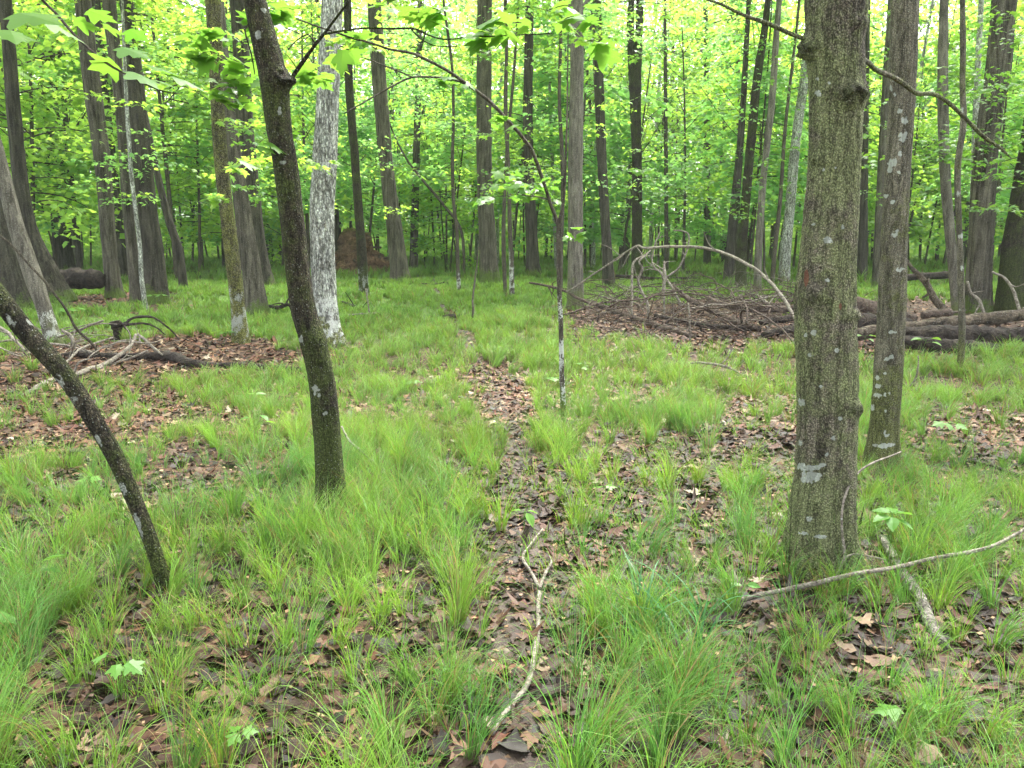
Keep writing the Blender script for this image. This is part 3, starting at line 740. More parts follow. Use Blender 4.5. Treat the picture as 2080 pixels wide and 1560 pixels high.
# middle distance, traced one by one
MID = [
 ("maple_tree", "grey leaning trunk with pale lichen foot among the dead branches", [(112, 704, 30), (87, 618, 29), (64, 551, 33), (30, 450, 30), (10, 370, 27), (-8, 300, 26), (-40, 180, 24)], 'grey', 13, dict(flare=.3, whitebase=.5)),
 ("oak_tree", "wide dark trunk cut by the picture edge beside the rotting log", [(28, 628, 64), (12, 540, 52), (-2, 470, 46), (-25, 380, 42), (-60, 200, 38)], 'dark', 16, dict(flare=.6)),
 ("oak_tree", "dark leaning trunk with a swollen foot in front of the rotting log", [(116, 612, 52), (90, 545, 42), (64, 478, 31), (46, 400, 28), (30, 250, 26), (18, 90, 24), (10, 0, 24)], 'dark', 16, dict(flare=.5)),
 ("oak_tree", "dark leaf-draped trunk standing behind the rotting log", [(132, 560, 42), (127, 505, 36), (119, 404, 32), (104, 236, 30), (97, 135, 29), (90, 0, 27)], 'dark', 17, dict(flare=.3)),
 ("oak_tree", "front one of the twin brown leaning trunks", [(234, 606, 29), (222, 505, 28), (209, 337, 30), (186, 168, 33), (168, 0, 31)], 'brown', 18, dict(flare=.6)),
 ("oak_tree", "darker rear one of the twin brown leaning trunks", [(252, 573, 30), (240, 480, 27), (224, 337, 25), (206, 168, 25), (190, 0, 24)], 'dark', 18, dict(flare=.5)),
 ("oak_tree", "brown trunk half hidden behind the broad black trunk", [(280, 612, 26), (268, 505, 22), (258, 404, 21), (247, 236, 22), (228, 67, 25), (222, 0, 25)], 'brown', 18, dict(flare=.5)),
 ("oak_tree", "broad black furrowed trunk with a flared mossy foot", [(318, 614, 46), (310, 505, 40), (297, 404, 36), (281, 236, 36), (264, 67, 27), (256, 0, 25)], 'dark', 18, dict(flare=.6)),
 ("maple_sapling", "white-flecked slim stem in front of the broad black trunk", [(296, 628, 10), (287, 560, 9), (284, 500, 8), (272, 400, 8), (264, 320, 8), (255, 170, 7), (250, 40, 6)], 'white', 9, dict(flare=.1, mossbase=.1)),
 ("oak_tree", "slim dark trunk leaning away behind the broad black trunk", [(374, 591, 17), (362, 505, 17), (340, 437, 15), (312, 320, 13), (288, 200, 12), (262, 30, 11)], 'dark', 14, dict(flare=.4)),
 ("maple_tree", "trunk coated with yellow-green moss before two dark trunks", [(490, 697, 33), (483, 618, 29), (470, 505, 29), (450, 337, 27), (440, 168, 27), (433, 0, 31)], 'yellow', 14, dict(flare=.3, whitebase=.8)),
 ("oak_tree", "dark trunk touching the yellow-mossed trunk from behind", [(522, 645, 46), (512, 551, 38), (496, 450, 32), (480, 337, 27), (465, 236, 26), (450, 100, 26), (442, 0, 25)], 'brown', 18, dict(flare=.4)),
 ("oak_tree", "tall dark trunk farther back between the yellow-mossed and leaning trunks", [(545, 588, 32), (526, 505, 30), (507, 337, 30), (496, 236, 34), (490, 101, 32), (482, 0, 30)], 'dark', 18, dict(flare=.5)),
 ("maple_tree", "slim dark trunk with a whitened foot in front of the root mound", [(740, 603, 20), (734, 505, 19), (722, 337, 17), (709, 168, 17), (706, 0, 15)], 'darkmoss', 14, dict(flare=.3, whitebase=.7)),
 ("oak_tree", "big brown-grey trunk with a flared foot just past the root mound", [(815, 577, 38), (806, 505, 33), (785, 337, 28), (771, 168, 29), (760, 0, 28)], 'brown', 19, dict(flare=.8)),
 ("maple_sapling", "grey pole behind the big flared brown-grey trunk", [(806, 545, 9), (800, 400, 9), (796, 236, 10), (791, 60, 9), (790, 0, 9)], 'grey', 15, dict(flare=.1)),
 ("maple_sapling", "thin crooked dark stem with a white foot by the path's far end", [(933, 604, 8), (930, 540, 8), (928, 470, 7), (921, 404, 7), (919, 323, 7), (921, 236, 6), (918, 135, 6), (903, 20, 5)], 'thin', 12, dict(flare=.1, whitebase=.6)),
 ("maple_sapling", "leaning thin stem behind the crooked dark stem", [(943, 566, 6), (937, 470, 6), (900, 415, 6), (862, 370, 5), (830, 330, 4)], 'thin', 9, dict(flare=.1)),
 ("oak_tree", "straight brown trunk with a green mossy foot near the middle of the woods", [(996, 585, 41), (991, 505, 35), (984, 337, 31), (983, 168, 31), (985, 0, 29)], 'brown', 19, dict(flare=.55, mossbase=1.3)),
 ("maple_sapling", "slim stem with a snow-white foot beside the straight brown trunk", [(1040, 612, 12), (1039, 540, 10), (1036, 470, 9), (1033, 350, 8), (1027, 220, 8), (1029, 100, 7), (1027, 0, 7)], 'thin', 13, dict(flare=.1, whitebase=1.1)),
 ("maple_sapling", "dark thin stem touching the white-footed stem", [(1027, 608, 7), (1023, 505, 9), (1024, 420, 7), (1030, 300, 6), (1042, 170, 6), (1050, 60, 5)], 'thin', 11, dict(flare=.1)),
 ("oak_tree", "dark trunk with pale flecks and mossy foot beyond the white-footed stem", [(1084, 567, 31), (1081, 505, 25), (1074, 337, 21), (1072, 236, 20), (1074, 100, 18), (1076, 0, 17)], 'dark', 18, dict(flare=.5, mossbase=1.1)),
 ("maple_sapling", "wavy thin stem seen behind the forked sapling", [(1140, 600, 7), (1140, 505, 8), (1143, 400, 8), (1142, 320, 8), (1136, 200, 7), (1139, 84, 7), (1139, 0, 6)], 'thin', 13, dict(flare=.1)),
 ("maple_tree", "grey-green trunk standing at the edge of the brush pile", [(1169, 628, 35), (1169, 560, 32), (1169, 337, 30), (1171, 168, 28), (1172, 60, 27), (1172, 0, 24)], 'grey', 16, dict(flare=.25, mossbase=1.3, limbs=[[(1170, 30, 14), (1185, 12, 9), (1205, -15, 7)], [(1168, 30, 14), (1153, 10, 9), (1140, -15, 7)]])),
 ("oak_tree", "black slim trunk behind the left part of the brush pile", [(1240, 588, 23), (1233, 505, 20), (1223, 337, 20), (1217, 168, 19), (1212, 0, 18)], 'dark', 18, dict(flare=.2)),
 ("maple_sapling", "grey thin trunk touching the black slim trunk", [(1228, 586, 10), (1226, 480, 8), (1221, 380, 7), (1213, 250, 6), (1205, 100, 5)], 'grey', 12, dict(flare=.1)),
 ("oak_tree", "two-stemmed dark green trunk rising behind the arched dead branch", [(1294, 572, 24), (1294, 450, 21), (1294, 337, 20), (1291, 202, 22), (1297, 90, 16), (1300, 0, 15)], 'darkmoss', 18, dict(flare=.2, limbs=[[(1291, 260, 18), (1286, 190, 15), (1281, 84, 15), (1282, 0, 13), (1283, -60, 12)]])),
 ("maple_sapling", "straight speckled pole beyond the middle of the brush pile", [(1354, 562, 9), (1353, 400, 8), (1352, 236, 8), (1351, 50, 6)], 'thin', 14, dict(flare=.1)),
 ("oak_tree", "dark trunk leaning towards the mossy tree, behind the brush pile", [(1504, 588, 24), (1507, 505, 20), (1518, 370, 18), (1527, 269, 18), (1537, 168, 17), (1552, 67, 14), (1560, 0, 12)], 'darkmoss', 18, dict(flare=.2)),
 ("oak_tree", "black trunk beside the dark leaning trunk, ending in leaves", [(1477, 577, 20), (1484, 505, 19), (1494, 400, 18), (1503, 300, 14), (1510, 200, 12), (1518, 60, 10)], 'dark', 16, dict(flare=.2)),
 ("maple_tree", "grey-spotted leaning trunk between two darker ones beyond the brush pile", [(1538, 598, 17), (1541, 505, 15), (1549, 380, 14), (1557, 303, 13), (1568, 202, 14), (1578, 60, 12), (1583, 0, 11)], 'grey', 17, dict(flare=.2)),
 ("maple_sapling", "dark pole leaning beside the pale grey trunk", [(1567, 590, 9), (1574, 505, 9), (1585, 404, 8), (1594, 270, 7), (1605, 170, 6), (1618, 60, 5)], 'thin', 14, dict(flare=.1)),
 ("beech_tree", "pale grey leaning trunk partly behind the thick mossy trunk", [(1592, 578, 23), (1596, 505, 22), (1604, 430, 20), (1615, 300, 19), (1632, 170, 18), (1648, 40, 16)], 'white', 18, dict(flare=.2)),
 ("oak_tree", "dark far trunk glimpsed just past the thick mossy trunk", [(1751, 572, 21), (1752, 450, 20), (1754, 300, 18), (1758, 100, 16)], 'dark', 18, dict(flare=.2)),
 ("oak_tree", "brown trunk glimpsed behind the lichen-spotted trunk", [(1779, 588, 17), (1783, 500, 16), (1790, 350, 15), (1800, 150, 13)], 'brown', 17, dict(flare=.2)),
 ("maple_tree", "slim bent grey-brown trunk beside the lichen-speckled sapling", [(1946, 640, 22), (1938, 560, 20), (1930, 480, 19), (1919, 337, 20), (1915, 168, 20), (1917, 30, 17), (1918, 0, 17)], 'grey', 14, dict(flare=.2)),
 ("maple_sapling", "thin wavy sapling speckled with white lichen before the fallen logs", [(1949, 764, 14), (1954, 690, 13), (1953, 618, 13), (1950, 505, 12), (1945, 350, 12), (1957, 250, 12), (1955, 180, 11), (1956, 100, 11), (1955, 0, 10)], 'spotted', 10, dict(flare=.2, spots=[(1951, 480, 6, 5), (1950, 625, 6, 4), (1955, 545, 4, 3), (1953, 225, 6, 8), (1947, 395, 6, 5)])),
 ("oak_tree", "thick grey-brown furrowed trunk behind the fallen logs", [(1985, 637, 50), (1991, 505, 44), (2001, 337, 44), (2016, 200, 44), (2025, 168, 47), (2035, 60, 45), (2040, 0, 46)], 'brown', 18, dict(flare=.3)),
 ("beech_tree", "thin whitish trunk peeping past the thick furrowed trunk", [(1972, 600, 12), (1975, 480, 12), (1980, 300, 12), (1988, 100, 11)], 'white', 16, dict(flare=.1)),
 ("maple_tree", "moss-patched olive trunk at the picture edge behind the fallen logs", [(2052, 640, 52), (2060, 505, 44), (2076, 400, 40), (2095, 280, 38), (2130, 60, 34)], 'darkmoss', 15, dict(flare=.4, mossbase=.7)),
]
for i, (nm, lb, pts, mat, H, kw) in enumerate(MID):
    big = nm != "maple_sapling"
    T_[lb], _ = traced(nm, lb, pts, mat, H, 30 + i * 3, TALL[i % 3] if big else MIDC[i % 2], H * 0.52 if big else H * 0.6, **kw)

# the forked sapling beside the path, one stem up and one long arching branch
T_['fork'], YF = traced("maple_sapling", "thin spotted sapling forking into a long arching branch beside the path",
    [(1145, 852, 12), (1141, 750, 10), (1139, 650, 9), (1136, 590, 9), (1135, 505, 10), (1136, 462, 11), (1143, 420, 7), (1147, 370, 6), (1149, 320, 5)],
    'thin', 3.2, 77, None, flare=.1, amp=0.08, whitebase=.9,
    spots=[(1143, 700, 4, 4), (1140, 735, 4, 6), (1144, 790, 5, 12), (1137, 600, 4, 3)],
    limbs=[[(1137, 470, 10), (1128, 445, 8), (1118, 412, 8, -.05), (1104, 372, 8, -.1), (1083, 315, 8, -.2), (1060, 280, 8, -.3), (1030, 245, 7.5, -.4), (985, 200, 7.5, -.5), (945, 168, 7, -.6), (905, 142, 6.5, -.7), (860, 118, 6, -.8), (830, 106, 5.5, -.85), (785, 98, 5, -.95), (740, 82, 4.5, -1.0), (690, 68, 4, -1.1), (600, 40, 3, -1.3)],
           [(950, 172, 6, -.6), (925, 163, 5, -.6), (890, 157, 5, -.65), (838, 157, 4.5, -.7), (800, 175, 4, -.7), (760, 195, 3.5, -.75), (735, 210, 3, -.8), (700, 232, 2.5, -.85)],
           [(838, 157, 3.5, -.7), (790, 138, 3, -.8), (755, 125, 2.5, -.9), (715, 112, 2, -1)],
           [(1115, 405, 4, -.05), (1095, 400, 3, 0), (1060, 395, 2.5, .1)]])
foliage(T_['fork'], YF, [(1010, 250, 45, 14, 8, -.4), (1090, 370, 90, 22, 34, .1), (1050, 395, 70, 20, 26, .3), (1010, 360, 50, 14, 14, .4), (1165, 470, 14, 16, 6, 0), (880, 165, 60, 30, 12, -.6), (760, 70, 60, 25, 10, -.9)], 5, 0.105)
# leaves on the low twigs of the dark leaning trunk, and along its side branch
foliage(T_['lean'], YL, [(455, 70, 60, 16, 13, .3), (440, 105, 45, 12, 9, .2), (470, 165, 50, 14, 13, .3), (440, 200, 45, 14, 13, .2), (560, 60, 40, 18, 10, .3), (570, 285, 40, 8, 4, .2), (625, 150, 40, 20, 10, .2),
                         (525, 290, 25, 8, 3, -.1), (470, 335, 20, 6, 3, .3), (850, 25, 60, 16, 8, -.3), (905, 22, 45, 12, 6, -.3), (960, 62, 55, 14, 9, -.4), (1065, 45, 60, 14, 9, -.45), (1185, 85, 35, 18, 5, -.5),
                         (1110, 20, 60, 14, 8, -.4), (700, 95, 30, 12, 5, -.2), (600, 20, 60, 14, 10, .1), (1140, 40, 40, 12, 6, -.5), (520, 125, 40, 18, 8, .3), (790, 10, 60, 12, 9, -.2)], 6, 0.115)
# a leafy branch of the steeply leaning slim trunk hangs back into view, close to the camera
def near_branch():
    mb = MB()
    Yb = 2.0
    P = [(-170, 330, 26, YT), (-120, 40, 14, 2.6), (20, -40, 8, Yb), (95, 12, 6, Yb), (155, 70, 5.5, Yb - .05), (215, 125, 5, Yb - .1), (258, 152, 4, Yb - .12), (300, 175, 3.5, Yb - .1), (330, 188, 2.5, Yb - .05), (362, 192, 2, Yb)]
    rows = []
    for (px, py, wd, Y) in P:
        p = Dp(px, py, Y); rows.append([*p, wd * .5 * depth(p) / FPX])
    limb(mb, np.array(rows), 8, .03, .006, .15, 4)
    mb.build("branch", M['twig'], T_['thinlean'])
    lb = MB()
    L = [(35, 25, Yb - .5, -.3, .25, .16), (80, 30, Yb - .35, .5, .5, .14), (245, 95, Yb - .1, -.2, .35, .13), (300, 130, Yb - .1, .1, .3, .14), (235, 128, Yb - .1, 2.9, .1, .12), (270, 145, Yb - .2, -.4, .5, .13),
         (350, 150, Yb - .1, .2, .45, .13), (330, 165, Yb, -.8, .3, .12), (260, 60, Yb, 1.2, .2, .10), (150, 40, Yb, .3, .3, .10), (180, 20, Yb, .9, .2, .11), (20, 60, Yb - .4, -.9, .5, .12), (210, 50, Yb + .1, .1, .4, .09)]
    r = np.random.default_rng(8)
    for (px, py, Y, az, dr, sz) in L:
        put_leaves(lb, Dp(px, py, Y)[None], np.array([az]), np.array([dr]), np.array([r.normal(0, .25)]), np.array([sz * .66]), MAPLE_V, MAPLE_F)
    lb.build("foliage", M['leafbig'], T_['thinlean'], smooth=False)
near_branch()
# bright leaf layers on the saplings of the middle distance
def lookup(s):
    return next(v for k, v in T_.items() if s in k)
for key, spr, sd, mat, sz in [
    ("straight speckled pole", [(1400, 350, 70, 18, 60, -6), (1390, 385, 70, 18, 55, -6), (1440, 410, 60, 16, 50, -5.5), (1340, 395, 50, 14, 40, -6), (1370, 465, 60, 18, 40, -4)], 41, 'seedleaf', .12),
    ("slim bent grey-brown", [(2000, 200, 90, 30, 70, -2), (2010, 270, 90, 30, 70, -2), (2030, 150, 70, 25, 50, -2), (1985, 330, 80, 24, 60, -1.5), (2050, 360, 60, 26, 50, -1.5), (1930, 250, 50, 20, 30, 1), (1960, 60, 80, 20, 40, -1), (2050, 90, 50, 20, 35, -1), (1900, 120, 50, 24, 26, 1)], 42, 'leafbig', .115),
    ("white-flecked slim stem", [(320, 280, 60, 26, 50, 1), (290, 350, 45, 18, 30, .5), (300, 405, 40, 14, 22, .5), (240, 260, 40, 20, 25, 1), (330, 330, 50, 20, 36, 1.5)], 43, 'leafcool', .115),
    ("slim dark trunk with a whitened foot", [(760, 290, 40, 30, 40, .5), (775, 330, 40, 20, 34, .5), (720, 200, 40, 20, 20, 1), (690, 250, 30, 20, 18, 1)], 44, 'leafcool', .11),
    ("grey-spotted leaning trunk", [(1580, 330, 50, 20, 40, -3), (1560, 370, 40, 16, 30, -3), (1590, 170, 50, 20, 30, -3), (1490, 410, 60, 20, 60, -1), (1520, 440, 50, 18, 50, -1)], 45, 'seedleaf', .12),
    ("slim stem with a snow-white foot", [(1000, 350, 40, 14, 34, -2), (1060, 340, 40, 14, 34, -2), (960, 400, 50, 16, 34, -2)], 46, 'seedleaf', .115),
    ("dark leaf-draped trunk", [(80, 190, 60, 40, 70, 0), (60, 90, 60, 40, 70, 0), (140, 270, 60, 30, 60, 1), (60, 330, 60, 40, 70, 1), (110, 380, 60, 26, 50, 1), (30, 260, 50, 40, 60, 1)], 47, 'leafcool', .12),
]:
    r_ = lookup(key)
    foliage(r_, r_.location.y, spr, sd, sz, mat, False)

def hang():
    r = np.random.default_rng(33)
    for key in ["front one of the twin", "brown trunk half hidden", "tall dark trunk farther", "trunk coated with yellow", "dark trunk touching", "grey pole behind", "thin crooked dark stem", "straight brown trunk", "dark trunk with pale flecks",
                "wavy thin stem", "grey-green trunk standing", "black slim trunk behind", "two-stemmed dark green", "dark trunk leaning towards", "dark pole leaning", "pale grey leaning trunk", "dark far trunk", "brown trunk glimpsed", "thick grey-brown furrowed", "moss-patched olive", "leaning thin stem behind"]:
        rt = lookup(key)
        px0 = float(proj(np.array(rt.location))[0])
        sp = []
        for k in range(13):
            y = 430 * r.random() ** 1.25
            sp.append((px0 + r.normal(0, 100), y, r.uniform(45, 85), r.uniform(8, 22), int(r.uniform(30, 60)), r.normal(0, 1.5)))
        foliage(rt, rt.location.y, sp, int(r.integers(9999)), .125, ['leaf', 'seedleaf', 'leafcool'][int(r.integers(3))], False)
hang()

# ------------------------------------------------------------------ the deeper woods: one of each kind, then copies
def proto_trunk(name, seed, H, r, mat, bend):
    k = np.linspace(0, 1, 9)
    P = np.stack([bend * np.sin(k * 2 + seed) - bend * math.sin(seed), bend * np.cos(k * 1.7 + seed) - bend * math.cos(seed), k * H - 0.15], -1)
    q = catmull(np.c_[P, r * (1 - 0.72 * k)], 0.3)
    V, F, C, mo, li, wo = trunk_mesh(q, 12, seed, 0.5, 0.05)
    mb = MB(); mb.add(V, F, 0, moss=mo, lichen=li, wound=wo)
    mb.f.append(C); mb.m.append(np.zeros(len(C), np.int32))
    rr = np.random.default_rng(seed)
    for b in range(7):
        i = int(len(q) * rr.uniform(0.35, 0.9)); a = rr.uniform(0, 6.28); L = rr.uniform(0.8, 2.0)
        s = q[i]
        limb(mb, [[*s[:3], s[3] * .5], [s[0] + math.cos(a) * L * .5, s[1] + math.sin(a) * L * .5, s[2] + L * .45, s[3] * .35], [s[0] + math.cos(a) * L, s[1] + math.sin(a) * L, s[2] + L * 1.1, .008]], 5, .4)
    return mb.mesh(name, M[mat])
BIGT = [proto_trunk("trunk", 401 + i, 19, rad, m, b) for i, (rad, m, b) in enumerate([(.17, 'dark', .3), (.14, 'brown', .4), (.12, 'grey', .35), (.20, 'brown', .25), (.09, 'darkmoss', .5), (.11, 'white', .4)])]
LOWT = [proto_trunk("trunk", 451 + i, 9, rad, m, b) for i, (rad, m, b) in enumerate([(.045, 'thin', .3), (.06, 'thin', .25), (.035, 'darkmoss', .35)])]
LM = [(-9e9, "the picture edge"), (122, "the trunk behind the rotting log"), (222, "the twin leaning trunks"), (310, "the broad black trunk"), (470, "the yellow-mossed trunk"), (605, "the dark leaning trunk"), (660, "the white-lichen trunk"),
      (735, "the slim white-footed trunk"), (806, "the big flared trunk"), (930, "the crooked dark stem"), (990, "the straight brown trunk"), (1080, "the pale-flecked dark trunk"), (1169, "the grey-green trunk"),
      (1233, "the black slim trunk"), (1294, "the two-stemmed trunk"), (1353, "the speckled pole"), (1505, "the dark leaning pair"), (1596, "the pale grey trunk"), (1680, "the thick mossy trunk"), (1815, "the lichen-spotted trunk"), (1930, "the bent grey-brown trunk"), (1990, "the thick furrowed trunk"), (9e9, "the picture edge")]
def gap(px):
    for a, b in zip(LM[:-1], LM[1:]):
        if a[0] <= px < b[0]: return f"between {a[1]} and {b[1]}"
def scatter(n, dmin, dmax, sep, seed, power=1.0, avoid=()):
    r = np.random.default_rng(seed)
    pts = []
    tries = 0
    while len(pts) < n and tries < 20000:
        tries += 1
        d = dmin + (dmax - dmin) * r.random() ** power
        a = r.uniform(-0.66, 0.66)
        x, y = d * math.sin(a), d * math.cos(a)
        px, py, _ = proj(np.array([x, y, 0.0]))
        if any(math.hypot(x - u, y - v) < sep for u, v in pts) or any(math.hypot(x - u, y - v) < 1.2 for u, v in avoid): continue
        pts.append((x, y))
    return pts, r
KINDS = ["thick dark", "brown", "grey", "broad brown", "slim mossy", "pale barked"]
far_xy, r = scatter(66, 34, 62, 2.4, 61, 0.85, [(o.location.x, o.location.y) for o in T_.values()])
for (x, y) in far_xy:
    k = int(r.integers(6))
    px = float(proj(np.array([x, y, 0.0]))[0])
    lb = f"{KINDS[k]} far tree {gap(px)}".replace(" furrowed", "")
    root = empty("forest_tree", (x, y, float(gz(x, y))), lb, "tree", f"{KINDS[k]} distant trees {gap(px)}")
    root.rotation_euler = (r.normal(0, .03), r.normal(0, .03), r.uniform(0, 6.28))
    s = r.uniform(0.75, 1.2); root.scale = (s, s, s)
    t = bpy.data.objects.new("trunk", BIGT[k]); COL.objects.link(t); t.parent = root
    crown(TALL[int(r.integers(3))], root, r.uniform(7.0, 9.5), s=r.uniform(.9, 1.25), rz=r.uniform(0, 6.28))
low_xy, r = scatter(190, 28, 60, 1.5, 62, 0.9, [(o.location.x, o.location.y) for o in T_.values()] + far_xy)
for (x, y) in low_xy:
    k = int(r.integers(3)); c = int(r.integers(4))
    px = float(proj(np.array([x, y, 0.0]))[0]); d = math.hypot(x, y)
    lb = f"{'nearer' if d < 32 else 'distant'} leafy young maple {gap(px)}"
    root = empty("understory_sapling", (x, y, float(gz(x, y))), lb, "sapling", f"{'nearer' if d < 32 else 'distant'} leafy young maples {gap(px)}")
    root.rotation_euler = (r.normal(0, .05), r.normal(0, .05), r.uniform(0, 6.28))
    s = r.uniform(0.9, 1.6); root.scale = (s, s, s)
    t = bpy.data.objects.new("trunk", LOWT[k]); COL.objects.link(t); t.parent = root
    z = r.uniform(1.8, 3.6) if d < 32 else r.uniform(1.0, 3.4)
    crown(LOW[c], root, z, rz=r.uniform(0, 6.28))

def far_woods():
    r = np.random.default_rng(71)
    mb = MB()
    n = 4200
    a = r.uniform(-0.78, 0.78, n); d = r.uniform(68, 118, n); z = np.where(r.random(n) < .28, r.uniform(0, 3, n), r.random(n) ** 1.05 * 38)
    cx, cy = d * np.sin(a), d * np.cos(a)
    per = 75
    P = np.repeat(np.stack([cx, cy, z], -1), per, 0)
    rad = np.repeat(r.uniform(1.2, 3.4, n), per)[:, None]
    P = P + r.normal(0, 0.5, (n * per, 3)) * rad * [1, 1, 0.55]
    P[:, 2] = np.maximum(P[:, 2], 0.05)
    m = len(P)
    put_leaves(mb, P, r.uniform(0, 6.28, m), r.normal(.3, .5, m), r.normal(0, .6, m), r.uniform(.28, .62, m), KITE_V, KITE_F)
    o = mb.build("far_woods", M['leaffar'], smooth=False)
    tag(o, "mass of bright foliage closing the woods at the far end", "far woods", None, 'stuff')
far_woods()

# ------------------------------------------------------------------ fallen wood
def wood(name, label, cat, pts, mat, sides=10, lift=0.0, twigs=0, seed=1, group=None, rough=.15, wob=.012, step=.05):
    """pts (px, py, width_px, height above ground) lying on the ground unless height given; a number in 5th place fixes the depth Y"""
    mb = MB(); rows = []
    for p in pts:
        px, py, wd = p[:3]
        if len(p) > 4 and p[4] is not None:
            q = Dp(px, py, p[4])
        else:
            hgt = p[3] if len(p) > 3 else None
            if hgt is None:
                q = G(px, py); q[2] += wd * .5 * depth(q) / FPX * .8 + (.028 if depth(q) < 5 else .01)
            else:                                   # the ray meets the level z = hgt
                d_ = ray(px, py); q = CAMP + d_ * ((hgt - CAMH) / d_[2])
        rows.append([*q, wd * .5 * depth(q) / FPX])
    rows = np.array(rows)
    q = limb(mb, rows, sides, step, wob, rough, seed)
    r = np.random.default_rng(seed)
    for k in range(twigs):
        i = int(len(q) * r.uniform(.2, .95)); s = q[min(i, len(q) - 2)]
        dirn = nrm(q[min(i + 1, len(q) - 1), :3] - q[max(i - 1, 0), :3])
        side = nrm(np.cross(dirn, r.normal(size=3)) + dirn * .6)
        L = r.uniform(.12, .5)
        e = s[:3] + side * L; m_ = s[:3] + side * L * .5 + r.normal(0, .03, 3)
        e[2] = max(e[2], .02); m_[2] = max(m_[2], .02)
        limb(mb, [[*s[:3], s[3] * .5], [*m_, s[3] * .4], [*e, s[3] * .2]], 5, .06, .01)
    o = mb.build(name, M[mat], origin=rows[0, :3])
    return tag(o, label, cat, group)

# logs stacked behind the lichen-speckled sapling
wood("fallen_log", "long brown log lying on top of the two black logs", "log", [(1722, 680, 24, None, 10.9), (1800, 672, 27, None, 10.9), (1870, 664, 26, None, 10.85), (1950, 653, 25, None, 10.8), (2030, 645, 25, None, 10.8), (2150, 634, 24, None, 10.7)], 'log', 18, seed=3)
wood("fallen_log", "wet black broken log in the middle of the log stack", "log", [(1835, 678, 26, None, 10.6), (1900, 681, 40, None, 10.55), (1960, 683, 44, None, 10.5), (2040, 686, 40, None, 10.5), (2150, 690, 40, None, 10.4)], 'rotlog', 20, seed=5, rough=.2)
wood("fallen_log", "lowest dark log half sunk in the grass", "log", [(1825, 694, 26, None, 10.25), (1900, 702, 30, None, 10.2), (1980, 709, 32, None, 10.15), (2060, 716, 34, None, 10.1), (2160, 720, 36, None, 10.0)], 'rotlog', 20, seed=6, rough=.2)
wood("fallen_log", "short thick dark log between the mossy and lichen-spotted trunks", "log", [(1700, 652, 44, None, 11.8), (1760, 660, 44, None, 11.7), (1850, 668, 38, None, 11.6)], 'rotlog', 18, seed=7, rough=.2)
wood("fallen_log", "smooth brown log behind the thick mossy trunk", "log", [(1715, 606, 24, None, 13.5), (1760, 622, 26, None, 13.3), (1800, 635, 26, None, 13.1), (1860, 650, 20, None, 13)], 'deadbrown', 14, seed=8)
wood("fallen_log", "grey-brown forked limb slanting down behind the lichen-spotted trunk", "log", [(1838, 525, 5, None, 13.5), (1858, 550, 9, None, 13.4), (1882, 578, 13, None, 13.3), (1896, 606, 14, None, 13.2), (1915, 626, 15, None, 13.1), (1935, 640, 14, None, 13.0)], 'log', 12, twigs=5, seed=9)
wood("fallen_log", "short log with an orange broken end above the long brown log", "log", [(1872, 640, 14, None, 12.4), (1900, 638, 16, None, 12.4), (1932, 634, 15, None, 12.4)], 'deadbrown', 12, seed=10)
wood("dead_branch", "curved bare branch leaning on the log stack before the thick furrowed trunk", "branch", [(1966, 572, 5, None, 12), (1972, 595, 5, None, 12), (1990, 612, 7, None, 11.9), (2000, 640, 6, None, 11.8)], 'deadwood', 8, twigs=3, seed=11)
wood("dead_branch", "arching bare branch against the olive trunk at the edge", "branch", [(2015, 552, 4, None, 12.6), (2040, 565, 5, None, 12.5), (2056, 585, 6, None, 12.4), (2066, 615, 6, None, 12.3), (2072, 640, 6, None, 12.2)], 'deadwood', 8, twigs=2, seed=12)
wood("dead_branch", "dark twiggy branch propped against the lowest dark log", "branch", [(2028, 715, 7, None, 10.5), (2050, 700, 7, None, 10.5), (2080, 684, 7, None, 10.5), (2120, 665, 6, None, 10.5)], 'rotlog', 8, twigs=5, seed=13)
# rotting log behind the leaning trunks
wood("fallen_log", "big rotting mossy log with a torn end behind the leaning trunks", "log", [(95, 568, 34, None, 20), (130, 566, 38, None, 19.8), (165, 566, 38, None, 19.6), (195, 568, 36, None, 19.4), (212, 570, 24, None, 19.3)], 'rotlog', 22, seed=15, rough=.3, step=.08)
wood("fallen_log", "low log far behind the rotting log", "log", [(300, 560, 6, None, 34), (360, 556, 7, None, 34), (430, 553, 7, None, 34), (520, 549, 6, None, 34)], 'rotlog', 8, seed=16, step=.2)
wood("fallen_log", "dark log across the grass beyond the brush pile", "log", [(1250, 560, 6, None, 27), (1330, 566, 8, None, 27), (1400, 568, 9, None, 27), (1450, 567, 7, None, 27)], 'rotlog', 8, seed=17, step=.2)
wood("fallen_log", "long low log farther beyond the brush pile", "log", [(1380, 552, 7, None, 33), (1450, 556, 7, None, 33), (1560, 560, 8, None, 33), (1650, 562, 8, None, 33)], 'deadbrown', 8, seed=18, step=.2)
wood("fallen_log", "far dark log seen past the lichen-spotted trunk", "log", [(1800, 568, 10, None, 24), (1860, 562, 14, None, 24), (1930, 558, 15, None, 24)], 'rotlog', 10, seed=19, step=.2)
